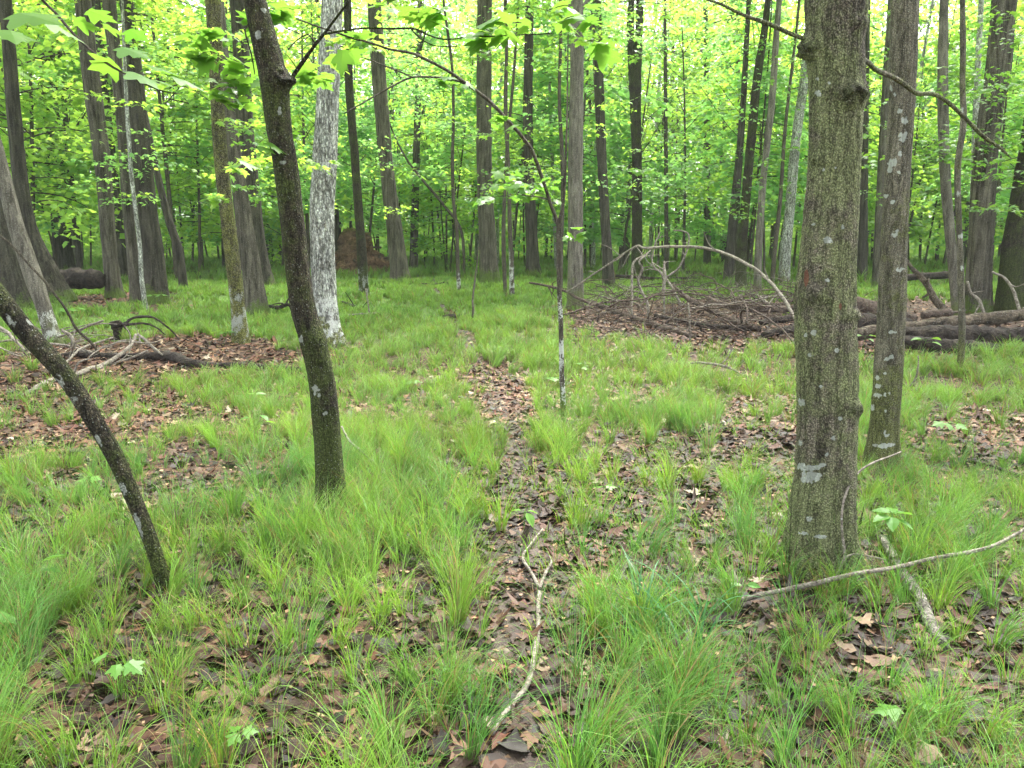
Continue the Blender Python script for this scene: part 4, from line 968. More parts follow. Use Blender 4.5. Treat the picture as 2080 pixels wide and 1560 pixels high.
# brush pile
wood("fallen_log", "peeled reddish log at the front of the brush pile", "log", [(1195, 616, 9), (1235, 632, 10), (1275, 647, 11), (1330, 666, 12), (1385, 682, 11), (1410, 690, 8)], 'deadbrown', 12, seed=20, twigs=3)
wood("fallen_log", "grey log running diagonally through the brush pile", "log", [(1365, 578, 6, .55), (1395, 605, 10, .42), (1440, 628, 12, .32), (1490, 652, 13, .2), (1540, 668, 12, .12)], 'deadbrown', 12, seed=21, twigs=3)
wood("fallen_log", "straight dark log across the foot of the brush pile", "log", [(1330, 640, 8, .25), (1400, 655, 11, .18), (1470, 665, 12, .12), (1545, 668, 12, .1)], 'rotlog', 12, seed=22, twigs=2)
wood("fallen_log", "upper brown log of the brush pile behind the thick mossy trunk", "log", [(1440, 608, 10, .42), (1490, 622, 15, .38), (1550, 628, 15, .36), (1615, 628, 14, .34), (1680, 640, 14, .3)], 'deadbrown', 14, seed=23, twigs=2)
wood("fallen_log", "middle dark log of the brush pile under the upper brown log", "log", [(1545, 655, 12, .22), (1590, 648, 15, .24), (1640, 642, 15, .24), (1690, 640, 14, .22)], 'rotlog', 14, seed=24)
wood("fallen_log", "lowest rough log of the brush pile by the thick mossy trunk", "log", [(1550, 680, 13, .1), (1590, 672, 16, .12), (1640, 662, 16, .12)], 'rotlog', 14, seed=25)
wood("fallen_log", "short pinkish broken stub sticking out of the brush pile", "log", [(1542, 604, 8, None, 13.8), (1556, 617, 9, None, 13.7), (1566, 628, 9, None, 13.6)], 'deadwood', 10, seed=26)
wood("dead_branch", "long lichen-pale branch arching over the whole brush pile", "branch", [(1618, 655, 7.2, None, 11.4), (1600, 620, 7.2, None, 11.8), (1575, 585, 7.2, None, 12.2), (1545, 555, 7.2, None, 12.6), (1505, 530, 6.4, None, 13), (1465, 512, 6.4, None, 13.4), (1415, 502, 6.0, None, 13.8), (1360, 502, 5.6, None, 14.2), (1310, 504, 5.6, None, 14.5), (1297, 499, 4.8, None, 14.6), (1275, 510, 4.0, None, 14.8), (1235, 538, 3.6, None, 15), (1187, 570, 3.2, None, 15.2), (1150, 594, 2.4, None, 15.3)], 'deadwood', 10, twigs=7, seed=27)
wood("dead_branch", "dead branch reaching over the grass in front of the grey-green trunk", "branch", [(1075, 574, 4, .55), (1110, 580, 5, .5), (1145, 590, 6, .42), (1175, 606, 6, .3), (1215, 622, 6, .15)], 'deadbrown', 8, twigs=7, seed=28)
wood("dead_branch", "thin dark branch crossing the grey-green trunk's foot", "branch", [(1120, 648, 3, None), (1165, 634, 4, .2), (1210, 618, 4, .3), (1270, 610, 4, .35)], 'deadbrown', 7, twigs=5, seed=29)
wood("dead_branch", "pale upright curved branch like an antler in the brush pile", "branch", [(1318, 648, 7, None, 13.6), (1316, 618, 6, None, 13.7), (1302, 590, 6, None, 13.8), (1296, 570, 5, None, 13.9), (1306, 545, 5, None, 13.9), (1298, 532, 4, None, 13.9), (1318, 512, 3.5, None, 14)], 'deadwood', 8, twigs=6, seed=31)
wood("dead_branch", "smooth pale branch standing upright beside the antler-like branch", "branch", [(1284, 640, 4, None, 13.4), (1284, 600, 5, None, 13.6), (1284, 560, 5, None, 13.8), (1288, 532, 4.5, None, 13.9), (1306, 520, 4, None, 14), (1322, 508, 3, None, 14)], 'deadwood', 8, twigs=3, seed=32)
wood("dead_branch", "broken grey snag pointing up in the middle of the brush pile", "branch", [(1350, 640, 4, None, 13.3), (1349, 600, 6, None, 13.4), (1350, 560, 8, None, 13.5), (1349, 530, 3, None, 13.6)], 'deadwood', 8, twigs=4, seed=33)
wood("dead_branch", "pale forked branch with upswept tips behind the brush pile", "branch", [(1385, 622, 6, None, 14), (1362, 578, 5, None, 14.2), (1345, 555, 5, None, 14.4), (1325, 536, 4, None, 14.6), (1330, 500, 3.5, None, 14.7), (1340, 472, 2.5, None, 14.8)], 'deadwood', 8, twigs=8, seed=34)
wood("dead_branch", "pale hooked branch rising above the arching branch", "branch", [(1355, 562, 4, None, 14), (1378, 545, 4, None, 14.1), (1395, 510, 3.5, None, 14.2), (1400, 480, 3, None, 14.3), (1388, 470, 3, None, 14.3), (1366, 468, 2.5, None, 14.3)], 'deadwood', 8, twigs=4, seed=35)
wood("dead_branch", "thin bleached stick standing before the brush pile", "branch", [(1399, 712, 5, None, 11.2), (1401, 680, 4, None, 11.2), (1400, 640, 4, None, 11.25), (1398, 615, 3, None, 11.3)], 'deadwood', 7, twigs=3, seed=36)
wood("dead_branch", "pale crooked stick on the litter in front of the brush pile", "branch", [(1270, 666, 3), (1312, 676, 4), (1340, 690, 5), (1355, 703, 5), (1400, 706, 4)], 'deadwood', 7, twigs=3, seed=37)
wood("dead_branch", "thin dark branch sagging from the pile beside the thick mossy trunk", "branch", [(1480, 612, 3, .5), (1540, 635, 4, .42), (1580, 662, 4, .3), (1620, 702, 4, .1)], 'deadbrown', 7, twigs=3, seed=38)
def pile():
    r = np.random.default_rng(91)
    lab = {0: "pale thin dead branch tangled in the brush pile", 1: "dark thin dead branch tangled in the brush pile"}
    for k in range(84):
        px = r.uniform(1200, 1640); back = r.random()
        py = 690 - 70 * back - 10 * (px < 1300)
        b = G(px, py)
        L = r.uniform(.6, 2.2); a = r.normal(0, .8) + (math.pi if r.random() < .5 else 0); arch = r.uniform(.03, .36)
        h0 = r.uniform(.03, .46)
        rad = r.uniform(.004, .017)
        pts = []
        for t in np.linspace(-.5, .5, 6):
            x = b[0] + math.cos(a) * L * t + r.normal(0, .05); y = b[1] + math.sin(a) * L * t + r.normal(0, .05)
            pts.append([x, y, float(gz(x, y)) + h0 + arch * (1 - 4 * t * t) + (r.uniform(.0, .45) * max(0, t) * 1.2), rad * (1.0 - .6 * (t + .5))])
        mb = MB()
        q = limb(mb, pts, 6, .07, .03, .2, k)
        for j in range(int(r.integers(2, 6))):
            s = q[int(len(q) * r.uniform(.3, .95))]
            dv = nrm(r.normal(size=3) + [0, 0, .5]); l2 = r.uniform(.15, .6)
            limb(mb, [[*s[:3], s[3] * .6], [*(s[:3] + dv * l2 * .5 + r.normal(0, .03, 3)), s[3] * .4], [*(s[:3] + dv * l2 + r.normal(0, .06, 3)), .002]], 5, .07, .02)
        kind = int(r.random() < .78)
        o = mb.build("dead_branch", M['deadbrown' if kind else 'deadwood'], origin=pts[0][:3])
        tag(o, lab[kind], "branch", ("dark" if kind else "pale") + " branches of the brush pile")
    mb = MB()                                               # the fine twig litter of the heap: nobody could count it
    for k in range(520):
        px = r.uniform(1180, 1760); py = r.uniform(612, 700)
        b = G(px, py); h = r.random() ** 1.5 * .40 * (1 if px > 1240 else .4)
        L = r.uniform(.15, .7); dv = nrm(r.normal(size=3) * [1, .6, .35])
        limb(mb, [[*(b + [0, 0, h + .02]), .006], [*(b + dv * L * .5 + [0, 0, h + .04]), .005], [*(b + dv * L + [0, 0, h + .02]), .003]], 4, .2, .02)
    tag(mb.build("twig_debris", M['deadbrown']), "fine dead twigs heaped through the brush pile", "twigs", None, 'stuff')
pile()

# branch heap on the leaf litter at the foot of the leaning grey trunk
wood("fallen_log", "dark crooked log lying along the red leaf litter", "log", [(118, 728, 8), (160, 727, 13), (215, 730, 14), (275, 732, 16), (330, 733, 20), (362, 738, 22), (385, 747, 19), (440, 750, 14), (520, 752, 13), (615, 758, 9)], 'rotlog', 14, seed=40, twigs=1)
wood("fallen_log", "pale lichened limb slanting to the crooked log", "log", [(45, 812, 8), (95, 782, 10), (150, 768, 11), (195, 752, 10), (235, 728, 9, .12), (262, 705, 7, .22), (278, 680, 6, .34)], 'deadwood', 10, seed=41, twigs=3)
wood("dead_branch", "thin limb forking off beside the pale lichened limb", "branch", [(195, 756, 6), (245, 738, 6), (275, 722, 5, .1), (300, 712, 4, .15)], 'deadwood', 8, seed=42, twigs=2)
wood("dead_branch", "straight grey stick pointing up beside the leaning grey trunk", "branch", [(118, 684, 4, .12), (150, 674, 5, .2), (180, 662, 5, .3), (208, 650, 4, .4)], 'deadwood', 8, seed=43, twigs=1)
wood("dead_branch", "long thin bent pole leaning across the grey leaning trunk", "branch", [(204, 722, 4, None, 9.6), (185, 695, 5, None, 9.5), (158, 672, 5, None, 9.4), (140, 640, 5, None, 9.3), (120, 610, 5, None, 9.2), (80, 560, 4.5, None, 9.1), (40, 515, 4, None, 9.0), (0, 480, 4, None, 8.9), (-60, 440, 3, None, 8.8)], 'thin', 8, seed=44)
wood("dead_branch", "bleached stick lying level at the foot of the leaning grey trunk", "branch", [(-20, 697, 4, .15), (40, 690, 5, .14), (95, 697, 5, .12), (150, 706, 4, .08), (210, 722, 3, .05)], 'deadwood', 8, seed=45, twigs=3)
wood("dead_branch", "pale forked stick in the heap below the stump", "branch", [(132, 745, 4), (142, 728, 5, .08), (160, 712, 5, .12), (190, 698, 4, .15), (230, 686, 3, .2)], 'deadwood', 8, seed=46, twigs=4)
wood("dead_branch", "white broken split of wood leaning on the crooked log", "branch", [(330, 722, 4, .1), (305, 700, 6, .2), (280, 678, 5, .32)], 'deadwood', 7, seed=47)
wood("dead_branch", "pale stick half behind the slim mottled leaning trunk", "branch", [(-20, 655, 6, .4), (10, 672, 7, .3), (30, 690, 6, .22), (50, 712, 5, .1)], 'deadwood', 8, seed=48, twigs=2)
wood("dead_branch", "short mossy stick on the litter beside the slim mottled trunk", "branch", [(178, 838, 8), (195, 822, 9), (206, 812, 7)], 'log', 8, seed=49)
wood("dead_branch", "bent stub of wood standing in the litter heap", "branch", [(146, 705, 8, None, 9.8), (147, 690, 8, None, 9.8), (140, 680, 8, None, 9.8), (125, 672, 6, None, 9.8)], 'deadwood', 9, seed=50)
def heap():
    r = np.random.default_rng(95)
    for k in range(26):
        px, py = r.uniform(10, 330), r.uniform(682, 742)
        b = G(px, py); a = r.normal(0, .7); L = r.uniform(.25, .9); h = r.uniform(.02, .16)
        pts = [[b[0] + math.cos(a) * L * t, b[1] + math.sin(a) * L * t, b[2] + h + .08 * math.sin(3 * t + k), .007 * (1.3 - t * .6)] for t in np.linspace(-.5, .5, 4)]
        mb = MB(); q = limb(mb, pts, 5, .06, .02, .2, k)
        s = q[len(q) // 2]; dv = nrm(r.normal(size=3) + [0, 0, .4])
        limb(mb, [[*s[:3], .004], [*(s[:3] + dv * .25), .002]], 5, .06, .02)
        tag(mb.build("dead_twig", M['deadwood'], origin=pts[0][:3]), "thin bleached twig in the heap under the grey leaning trunk", "twig", "bleached twigs under the grey leaning trunk")
heap()
def stump():
    b = G(236, 690)
    root = empty("tree_stump", b, "small rotten stump with two dead arching limbs above the litter", "stump")
    Y = b[1]
    mb = MB()
    rows = [[*Dp(px, py, Y), wd * .5 * 10.5 / FPX] for px, py, wd in [(236, 700, 22), (237, 680, 18), (237, 668, 20), (236, 657, 26), (235, 652, 20)]]
    limb(mb, np.array(rows), 16, .02, .01, .35, 3)
    mb.build("stem", M['rotlog'], root)
    for k, L in enumerate([[(245, 660, 9), (255, 657, 8), (265, 648, 6), (285, 643, 6), (310, 644, 5), (335, 660, 4), (352, 675, 4), (366, 690, 3)], [(248, 661, 8), (262, 660, 6), (290, 657, 5), (315, 664, 4), (335, 680, 3)], [(252, 662, 6), (262, 672, 5), (268, 690, 4)]]):
        mb = MB()
        limb(mb, np.array([[*Dp(px, py, Y - .05 * k), wd * .5 * 10.5 / FPX] for px, py, wd in L]), 8, .03, .01, .3, k)
        mb.build("limb", M['rotlog'], root)
stump()
def root_plate():
    b = G(735, 556)
    n, m = 60, 40
    u = np.linspace(0, 2 * np.pi, n, endpoint=False); v = np.linspace(0, np.pi / 2, m)
    U, Vv = np.meshgrid(u, v, indexing='ij')
    S_ = np.stack([np.cos(U) * np.cos(Vv), np.sin(U) * np.cos(Vv), np.sin(Vv)], -1)
    s = b[1] / FPX
    rad = 1 + .34 * fbm(S_ * 2.2 + 4, 5, 4) + .10 * fbm(S_ * 9, 8, 3)
    sx, sy, sz = 64 * s, 32 * s, 92 * s
    P = S_ * rad[..., None] * [sx, sy, sz]
    P[..., 2] *= np.where(P[..., 0] > sx * .35, .62, 1.0)
    P[..., 2] -= .12
    P = P + b
    F = []
    i = np.arange(n)[:, None]; j = np.arange(m - 1)[None]
    F = np.stack([i * m + j, ((i + 1) % n) * m + j, ((i + 1) % n) * m + j + 1, i * m + j + 1], -1).reshape(-1, 4)
    root = empty("upturned_root_plate", b, "mound of red soil and roots torn up by a fallen tree, moss on top", "root plate")
    h = (P[..., 2] - b[2]) / sz
    mo = np.clip((h - .62) * 2.6, 0, 1) + .6 * np.clip(P[..., 0] / sx - .35, 0, 1)
    mb = MB(); mb.add(P.reshape(-1, 3), F, 0, moss=mo.ravel() * .9, lichen=0 * mo.ravel())
    mb.build("soil", M['rootsoil'], root)
    r = np.random.default_rng(4)
    for k in range(9):
        a = r.uniform(3.4, 6.0); z = r.uniform(.2, 1.2)
        st = b + [math.cos(a) * sx * .7, math.sin(a) * sy * .7, z]
        mb = MB(); e = st + [r.normal(0, .5), -r.uniform(.1, .5), r.uniform(-.5, .3)]
        limb(mb, [[*st, .05], [*((st + e) / 2 + r.normal(0, .08, 3)), .035], [*e, .015]], 6, .1, .03)
        mb.build("root", M['deadbrown'], root)
root_plate()

# single sticks in the foreground
wood("forked_twig", "pale Y-shaped twig lying along the path", "twig", [(1000, 1512, 11), (1020, 1478, 12), (1050, 1440, 12), (1072, 1405, 12), (1085, 1350, 11), (1092, 1290, 10), (1096, 1215, 9)], 'deadwood', 10, seed=60, wob=.004)
o_ = bpy.data.objects["forked_twig"]
def fork_arms():
    for L in [[(1096, 1217, 8), (1080, 1185, 7), (1062, 1150, 6), (1078, 1122, 5), (1103, 1088, 3)], [(1096, 1217, 8), (1110, 1180, 6), (1120, 1158, 5), (1113, 1136, 3)]]:
        mb = MB(); rows = []
        for px, py, wd in L:
            q = G(px, py); rr = wd * .5 * depth(q) / FPX; rows.append([q[0], q[1], q[2] + rr * 2 + .03, rr])
        limb(mb, np.array(rows), 8, .03, .004, .12, 5)
        mb.build("arm", M['deadwood'], o_)
fork_arms()
wood("long_stick", "long thin pale stick crossing the grass before the thick mossy trunk", "stick", [(1435, 1247, 9, .06), (1490, 1222, 10, .10), (1560, 1203, 10, .14), (1640, 1187, 10, .17), (1720, 1170, 9, .19), (1800, 1156, 9, .21), (1880, 1137, 8, .20), (1960, 1125, 8, .22), (2010, 1112, 7, .25), (2060, 1085, 6, .3), (2120, 1050, 5, .35)], 'deadwood', 10, seed=61, wob=.006)
wood("vine_stem", "thin bare stem curving up in front of the thick mossy trunk", "stem", [(1695, 1172, 6, None, YB - .235), (1714, 1135, 6, None, YB - .235), (1712, 1090, 5.5, None, YB - .235), (1711, 1050, 5, None, YB - .235), (1718, 1005, 5, None, YB - .15), (1740, 965, 4.5, None, YB - .05), (1775, 940, 4, None, YB), (1830, 918, 3, None, YB + .1)], 'deadwood', 8, seed=62, wob=.006)
wood("vine_stem", "forked thin bare stem trailing from the base of the thick mossy trunk", "stem", [(1714, 1135, 5, None, YB - .235), (1735, 1128, 4, None, YB - .235), (1765, 1132, 4, None, YB - .235), (1800, 1140, 3, None, YB - .235)], 'deadwood', 8, seed=63, twigs=1)
wood("fallen_branch", "thick birch-like branch with ragged white bark lying in the near grass", "branch", [(1790, 1110, 16), (1815, 1150, 19), (1840, 1195, 22), (1868, 1245, 23), (1893, 1290, 22), (1912, 1330, 18)], 'birch', 18, seed=64, rough=.25)
wood("fallen_branch", "short dark mossy branch end at the bottom of the picture", "branch", [(1205, 1480, 26), (1214, 1525, 32), (1225, 1600, 36)], 'log', 20, seed=65, rough=.25)
wood("dead_twig", "thin pale twig rising from the grass beside the dark leaning trunk's foot", "twig", [(768, 948, 4, .1), (740, 925, 5, .16), (715, 898, 5, .22), (696, 865, 4, .3)], 'deadwood', 7, seed=66)
wood("dead_twig", "pale bare twig lying in the grass past the white-lichen trunk", "twig", [(690, 642, 3, .1), (740, 638, 4, .16), (770, 637, 4, .16), (793, 650, 3, .05)], 'deadwood', 7, seed=67)
wood("dead_twig", "thin white twig standing by the slim white-footed trunk", "twig", [(750, 635, 3, None, 13), (746, 610, 3, None, 13), (743, 585, 3, None, 13)], 'deadwood', 6, seed=68)
wood("dead_twig", "pale curved twig over the grass before the thick mossy trunk", "twig", [(1395, 738, 4, .1), (1430, 737, 5, .15), (1470, 744, 5, .14), (1510, 764, 4, .05)], 'deadwood', 7, seed=69, twigs=1)
wood("dead_twig", "white upright curved twig in the grass beside the lichen-spotted trunk", "twig", [(1848, 786, 4, None, 7.2), (1860, 765, 4, None, 7.2), (1867, 740, 3, None, 7.2), (1867, 722, 3, None, 7.2)], 'deadwood', 6, seed=70)
wood("dead_twig", "rotten stick lying on the litter at the edge", "twig", [(2046, 802, 8), (2070, 808, 8), (2110, 815, 8)], 'rotlog', 8, seed=71)
wood("dead_twig", "dark thin stick on the damp litter below the speckled sapling", "twig", [(1945, 940, 7), (1990, 952, 8), (2040, 968, 7), (2090, 985, 7)], 'rotlog', 8, seed=72)
wood("dead_twig", "mossy short stick lying across the path", "twig", [(975, 845, 5), (1010, 830, 6), (1050, 818, 6), (1072, 815, 4)], 'log', 8, seed=73)
wood("dead_twig", "dark stick in the grass beyond the white-lichen trunk", "twig", [(695, 612, 4, .1), (715, 620, 5, .08), (740, 630, 4, .04)], 'rotlog', 7, seed=74, twigs=2)
wood("dead_twig", "slender speckled twig standing up beside the far path", "twig", [(961, 660, 4, None, 13), (960, 625, 4, None, 13), (963, 590, 4, None, 13.2), (968, 545, 3, None, 13.4), (973, 500, 2, None, 13.5)], 'thin', 6, seed=75)
wood("dead_twig", "dark bare twig lying on the far grass beyond the path", "twig", [(858, 576, 3, .15), (885, 578, 3.5, .15), (905, 574, 3.5, .2), (918, 588, 3, .05)], 'rotlog', 6, seed=76, twigs=2)
wood("dead_branch", "dark brown wood lying across the far path", "branch", [(900, 650, 9), (920, 648, 10), (945, 644, 8)], 'rotlog', 8, seed=77)
wood("dead_twig", "dark broken bits of branch behind the dark leaning trunk", "twig", [(545, 622, 6, .15), (565, 625, 9, .15), (585, 618, 7, .25), (595, 632, 5, .1)], 'rotlog', 8, seed=78, twigs=5)

# ------------------------------------------------------------------ seedlings and other small plants
def plant(name, label, px, py, hgt, leaves, mat='seedleaf', seed=1, wide=False):
    """leaves: list of (azimuth, droop, size, height fraction, reach)"""
    b = G(px, py)
    root = empty(name, b, label, "plant")
    r = np.random.default_rng(seed)
    top = b + [r.normal(0, .02), r.normal(0, .02), hgt]
    mb = MB(); limb(mb, [[*b, .0022], [*((b + top) / 2 + r.normal(0, .008, 3)), .0018], [*top, .0013]], 5, .03)
    for (az, dr, sz, hf, rc) in leaves:
        s = b + (top - b) * hf; e = s + np.array([math.cos(az) * rc, math.sin(az) * rc, rc * .25])
        if rc > .005: limb(mb, [[*s, .0012], [*e, .001]], 4, .05)
    mb.build("stem", M['seedleaf'], root)
    for (az, dr, sz, hf, rc) in leaves:
        s = b + (top - b) * hf; e = s + np.array([math.cos(az) * rc, math.sin(az) * rc, rc * .25])
        lb = MB()
        put_leaves(lb, e[None], np.array([az]), np.array([dr]), np.array([r.normal(0, .2)]), np.array([sz * .75]), *((OVAL_V, OVAL_F) if wide else (MAPLE_V, MAPLE_F)))
        lb.build("leaf", M[mat], root, smooth=False)
    return root
A = math.pi
plant("broadleaf_seedling", "seedling with three broad drooping leaves at the path's edge", 1062, 1098, .14, [(-1.0, .7, .11, 1, .02), (2.6, .1, .08, 1, .02), (.4, .3, .08, 1, .02)], seed=1, wide=True)
plant("ash_seedling", "upright seedling with long paired leaflets beside the lichened branch", 1798, 1160, .27, [(.2, .05, .12, 1, .01), (1.2, 0, .11, 1, .01), (2.4, .05, .11, 1, .01), (3.4, .1, .12, .95, .01), (4.3, .35, .12, .95, .01), (5.5, .3, .12, .92, .01)], seed=2, wide=True)
plant("maple_seedling", "two-leaved seedling by the long pale stick", 1482, 1225, .10, [(A, .05, .09, 1, .01), (0, .1, .075, 1, .01)], seed=3, wide=True)
plant("maple_seedling", "small maple seedling with lobed leaves in the front grass", 258, 1450, .2, [(A, .4, .08, 1, .03), (-.4, .5, .085, .9, .05), (-1.2, .5, .07, .9, .03)], seed=4)
plant("broadleaf_seedling", "seedling with pale broad leaves cut by the side edge", -12, 1330, .16, [(.1, .15, .17, 1, .0), (.5, .1, .15, .9, .0), (-.6, .3, .13, .8, .0)], seed=5, wide=True)
plant("broadleaf_seedling", "narrow-leaved seedling in the grass below the slim mottled trunk", 62, 1260, .22, [(.5, -.2, .12, 1, .02), (.2, .1, .11, .85, .02)], seed=6, wide=True)
plant("maple_seedling", "tiny maple seedling at the bottom edge of the picture", 490, 1560, .11, [(0.2, .2, .06, 1, .01), (2.4, .2, .06, 1, .01), (4.4, .3, .06, 1, .01)], seed=7)
plant("maple_sprout", "tall sprout with small pale leaves between the leaning trunks", 535, 950, .48, [(2.0, .1, .13, 1, .02), (.4, .0, .09, 1, .02), (-.6, .3, .11, .72, .05), (2.9, .2, .10, .66, .05), (.6, .2, .10, .6, .05)], seed=8, wide=True)
plant("maple_seedling", "seedling with pale leaflets behind the forked sapling", 1128, 795, .14, [(A, .1, .13, 1, .02), (0.2, .1, .11, 1, .02), (-1.5, .3, .12, 1, .02)], seed=9)
plant("maple_seedling", "yellow-green seedling on the bare patch beside the forked sapling", 1190, 775, .2, [(A, .1, .10, 1, .03), (0.2, .1, .10, 1, .03), (-1.5, .3, .10, .8, .03), (1.2, 0, .10, .8, .03)], seed=10)
plant("maple_seedling", "lobed seedling low in the grass at the lower corner", 1850, 1510, .09, [(A, .15, .12, 1, .03), (.3, .15, .11, 1, .04)], seed=11)
plant("maple_seedling", "small seedling on the litter below the white banded trunk base", 1228, 1018, .08, [(A, .1, .10, 1, .01), (0, .1, .09, 1, .01)], seed=12)
plant("broadleaf_seedling", "seedling with large round leaves beside the lowest dark log", 1868, 722, .22, [(A, .1, .20, 1, .06), (.1, .1, .20, 1, .06), (-.9, .2, .18, .8, .08), (2.3, .1, .16, .9, .05)], seed=13, wide=True)
plant("broadleaf_seedling", "leafy seedling in front of the short thick dark log", 1752, 712, .2, [(A, .1, .16, 1, .05), (.1, .1, .17, 1, .05), (-1.2, .2, .15, .8, .05)], seed=14, wide=True)
plant("fern", "pale green leafy plant behind the leaning grey trunk's foot", 155, 655, .24, [(k * 1.05, .25, .20, 1, .12) for k in range(6)], seed=15)
plant("maple_seedling", "cluster of pale leaves beside the yellow-mossed trunk's foot", 455, 700, .18, [(k * 1.25, .2, .15, 1, .10) for k in range(5)], seed=16)
plant("maple_seedling", "leafy seedling at the foot of the broad black trunk", 318, 625, .26, [(k * 1.05, .2, .18, 1, .14) for k in range(6)], seed=17)
plant("broadleaf_seedling", "pale seedling on the damp litter beneath the speckled sapling", 1925, 893, .12, [(k * 1.05, .25, .12, 1, .05) for k in range(6)], 'seedleaf', seed=18)
plant("maple_seedling", "pale seedling in the short grass left of the path", 180, 1000, .08, [(k * 2.1, .2, .09, 1, .02) for k in range(3)], seed=19)
plant("maple_seedling", "bright seedling low beside the dark leaning trunk", 762, 1090, .08, [(k * 2.1 + 1, .2, .08, 1, .02) for k in range(3)], seed=20)
plant("maple_seedling", "seedling between the two pale twigs in mid grass", 830, 800, .12, [(k * 1.6, .2, .13, 1, .04) for k in range(4)], seed=21)

# ------------------------------------------------------------------ leaf litter (nobody could count it)
def litter():
    r = np.random.default_rng(51)
    pts = []
    def area(d0, d1, per, thr):
        hw = 1.0 if d1 <= 9 else (.78 if d1 <= 16 else .70)
        n = int(per * hw * (d1 * d1 - d0 * d0))
        d = np.sqrt(r.uniform(d0 * d0, d1 * d1, n)); a = r.uniform(-hw, hw, n)
        x, y = d * np.sin(a), d * np.cos(a)
        b = bare(x, y)
        k = r.random(n) < np.clip(b * 1.1 + thr, 0, 1)
        return np.c_[x[k], y[k]]
    pts = np.vstack([area(1.3, 5, 560, .9), area(5, 9, 380, .45), area(9, 16, 150, .01), area(16, 26, 40, .0)])
    n = len(pts)
    x, y = pts.T
    d = np.hypot(x, y)
    sz = r.uniform(.035, .10, n) * np.where(d > 9, 1.25, 1)
    lob = r.random(n) < .45
    cc0 = None
    def shape(k, tv):
        m = int(k.sum())
        jit = 1 + .22 * r.normal(size=(m, len(tv), 1))
        L = np.repeat(tv[None], m, 0).copy()
        L[..., 1] -= .45
        L[..., :2] *= jit
        cu = r.normal(.3, .55, m)[:, None]; cv = r.normal(.1, .35, m)[:, None]
        L[..., 2] = cu * L[..., 0] ** 2 + cv * L[..., 1] ** 2 + .035 * r.normal(size=L.shape[:2])
        L *= sz[k][:, None, None]
        az = r.uniform(0, 6.28, m); ti = r.normal(0, .15, m); ro = r.normal(0, .15, m)
        def rot(L, a, i, j):
            c, q = np.cos(a)[:, None], np.sin(a)[:, None]
            o = L.copy(); o[..., i] = L[..., i] * c - L[..., j] * q; o[..., j] = L[..., i] * q + L[..., j] * c
            return o
        L = rot(rot(rot(L, ti, 1, 2), ro, 0, 2), az, 0, 1)
        z = gz(x[k], y[k]) + .010 + np.abs(r.normal(0, .010, m))
        return L + np.stack([x[k], y[k], z], -1)[:, None]
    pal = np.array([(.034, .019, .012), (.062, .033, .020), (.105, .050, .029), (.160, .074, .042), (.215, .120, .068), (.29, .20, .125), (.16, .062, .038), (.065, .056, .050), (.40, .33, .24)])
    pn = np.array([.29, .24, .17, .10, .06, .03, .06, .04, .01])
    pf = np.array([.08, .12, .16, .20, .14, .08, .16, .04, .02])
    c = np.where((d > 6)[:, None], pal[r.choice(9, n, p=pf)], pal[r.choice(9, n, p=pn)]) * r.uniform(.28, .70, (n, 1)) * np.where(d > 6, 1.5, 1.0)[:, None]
    mb = MB()
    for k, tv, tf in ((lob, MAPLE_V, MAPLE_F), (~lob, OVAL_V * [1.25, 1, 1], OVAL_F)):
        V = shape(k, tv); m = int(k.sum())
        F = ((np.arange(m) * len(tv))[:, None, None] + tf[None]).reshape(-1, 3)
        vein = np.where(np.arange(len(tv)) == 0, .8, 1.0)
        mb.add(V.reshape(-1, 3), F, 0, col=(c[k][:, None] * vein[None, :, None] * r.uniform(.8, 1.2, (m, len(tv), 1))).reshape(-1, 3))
    # crumbs, straw and torn bits between the leaves
    k = 60000
    d = np.sqrt(r.uniform(1.69, 100, k)); a = r.uniform(-1, 1, k)
    bx, by = d * np.sin(a), d * np.cos(a)
    stick = r.random(k) < .35
    KV = KITE_V * [.9, 1, 1]
    for q, wx in ((stick, .10), (~stick, 1.0)):
        m = int(q.sum())
        b2 = MB()
        put_leaves(b2, np.stack([bx[q], by[q], gz(bx[q], by[q]) + .014 + np.abs(r.normal(0, .010, m))], -1), r.uniform(0, 6.28, m), r.normal(0, .22, m), r.normal(0, .5, m), r.uniform(.03, .11, m) if wx < 1 else r.uniform(.010, .032, m), KV * [wx, 1, 1], KITE_F)
        cz = np.where((r.random(m) < .45)[:, None], np.array([[.24, .15, .085]]), np.array([[.085, .045, .027]])) * r.uniform(.4, 1.3, (m, 1))
        mb.add(b2.v[0], b2.f[0], 0, col=np.repeat(cz, 4, 0))
    tag(mb.build("leaf_litter", M['litter']), "brown dead leaves covering the forest floor", "leaf litter", None, 'stuff')
    print("litter leaves", n)
litter()

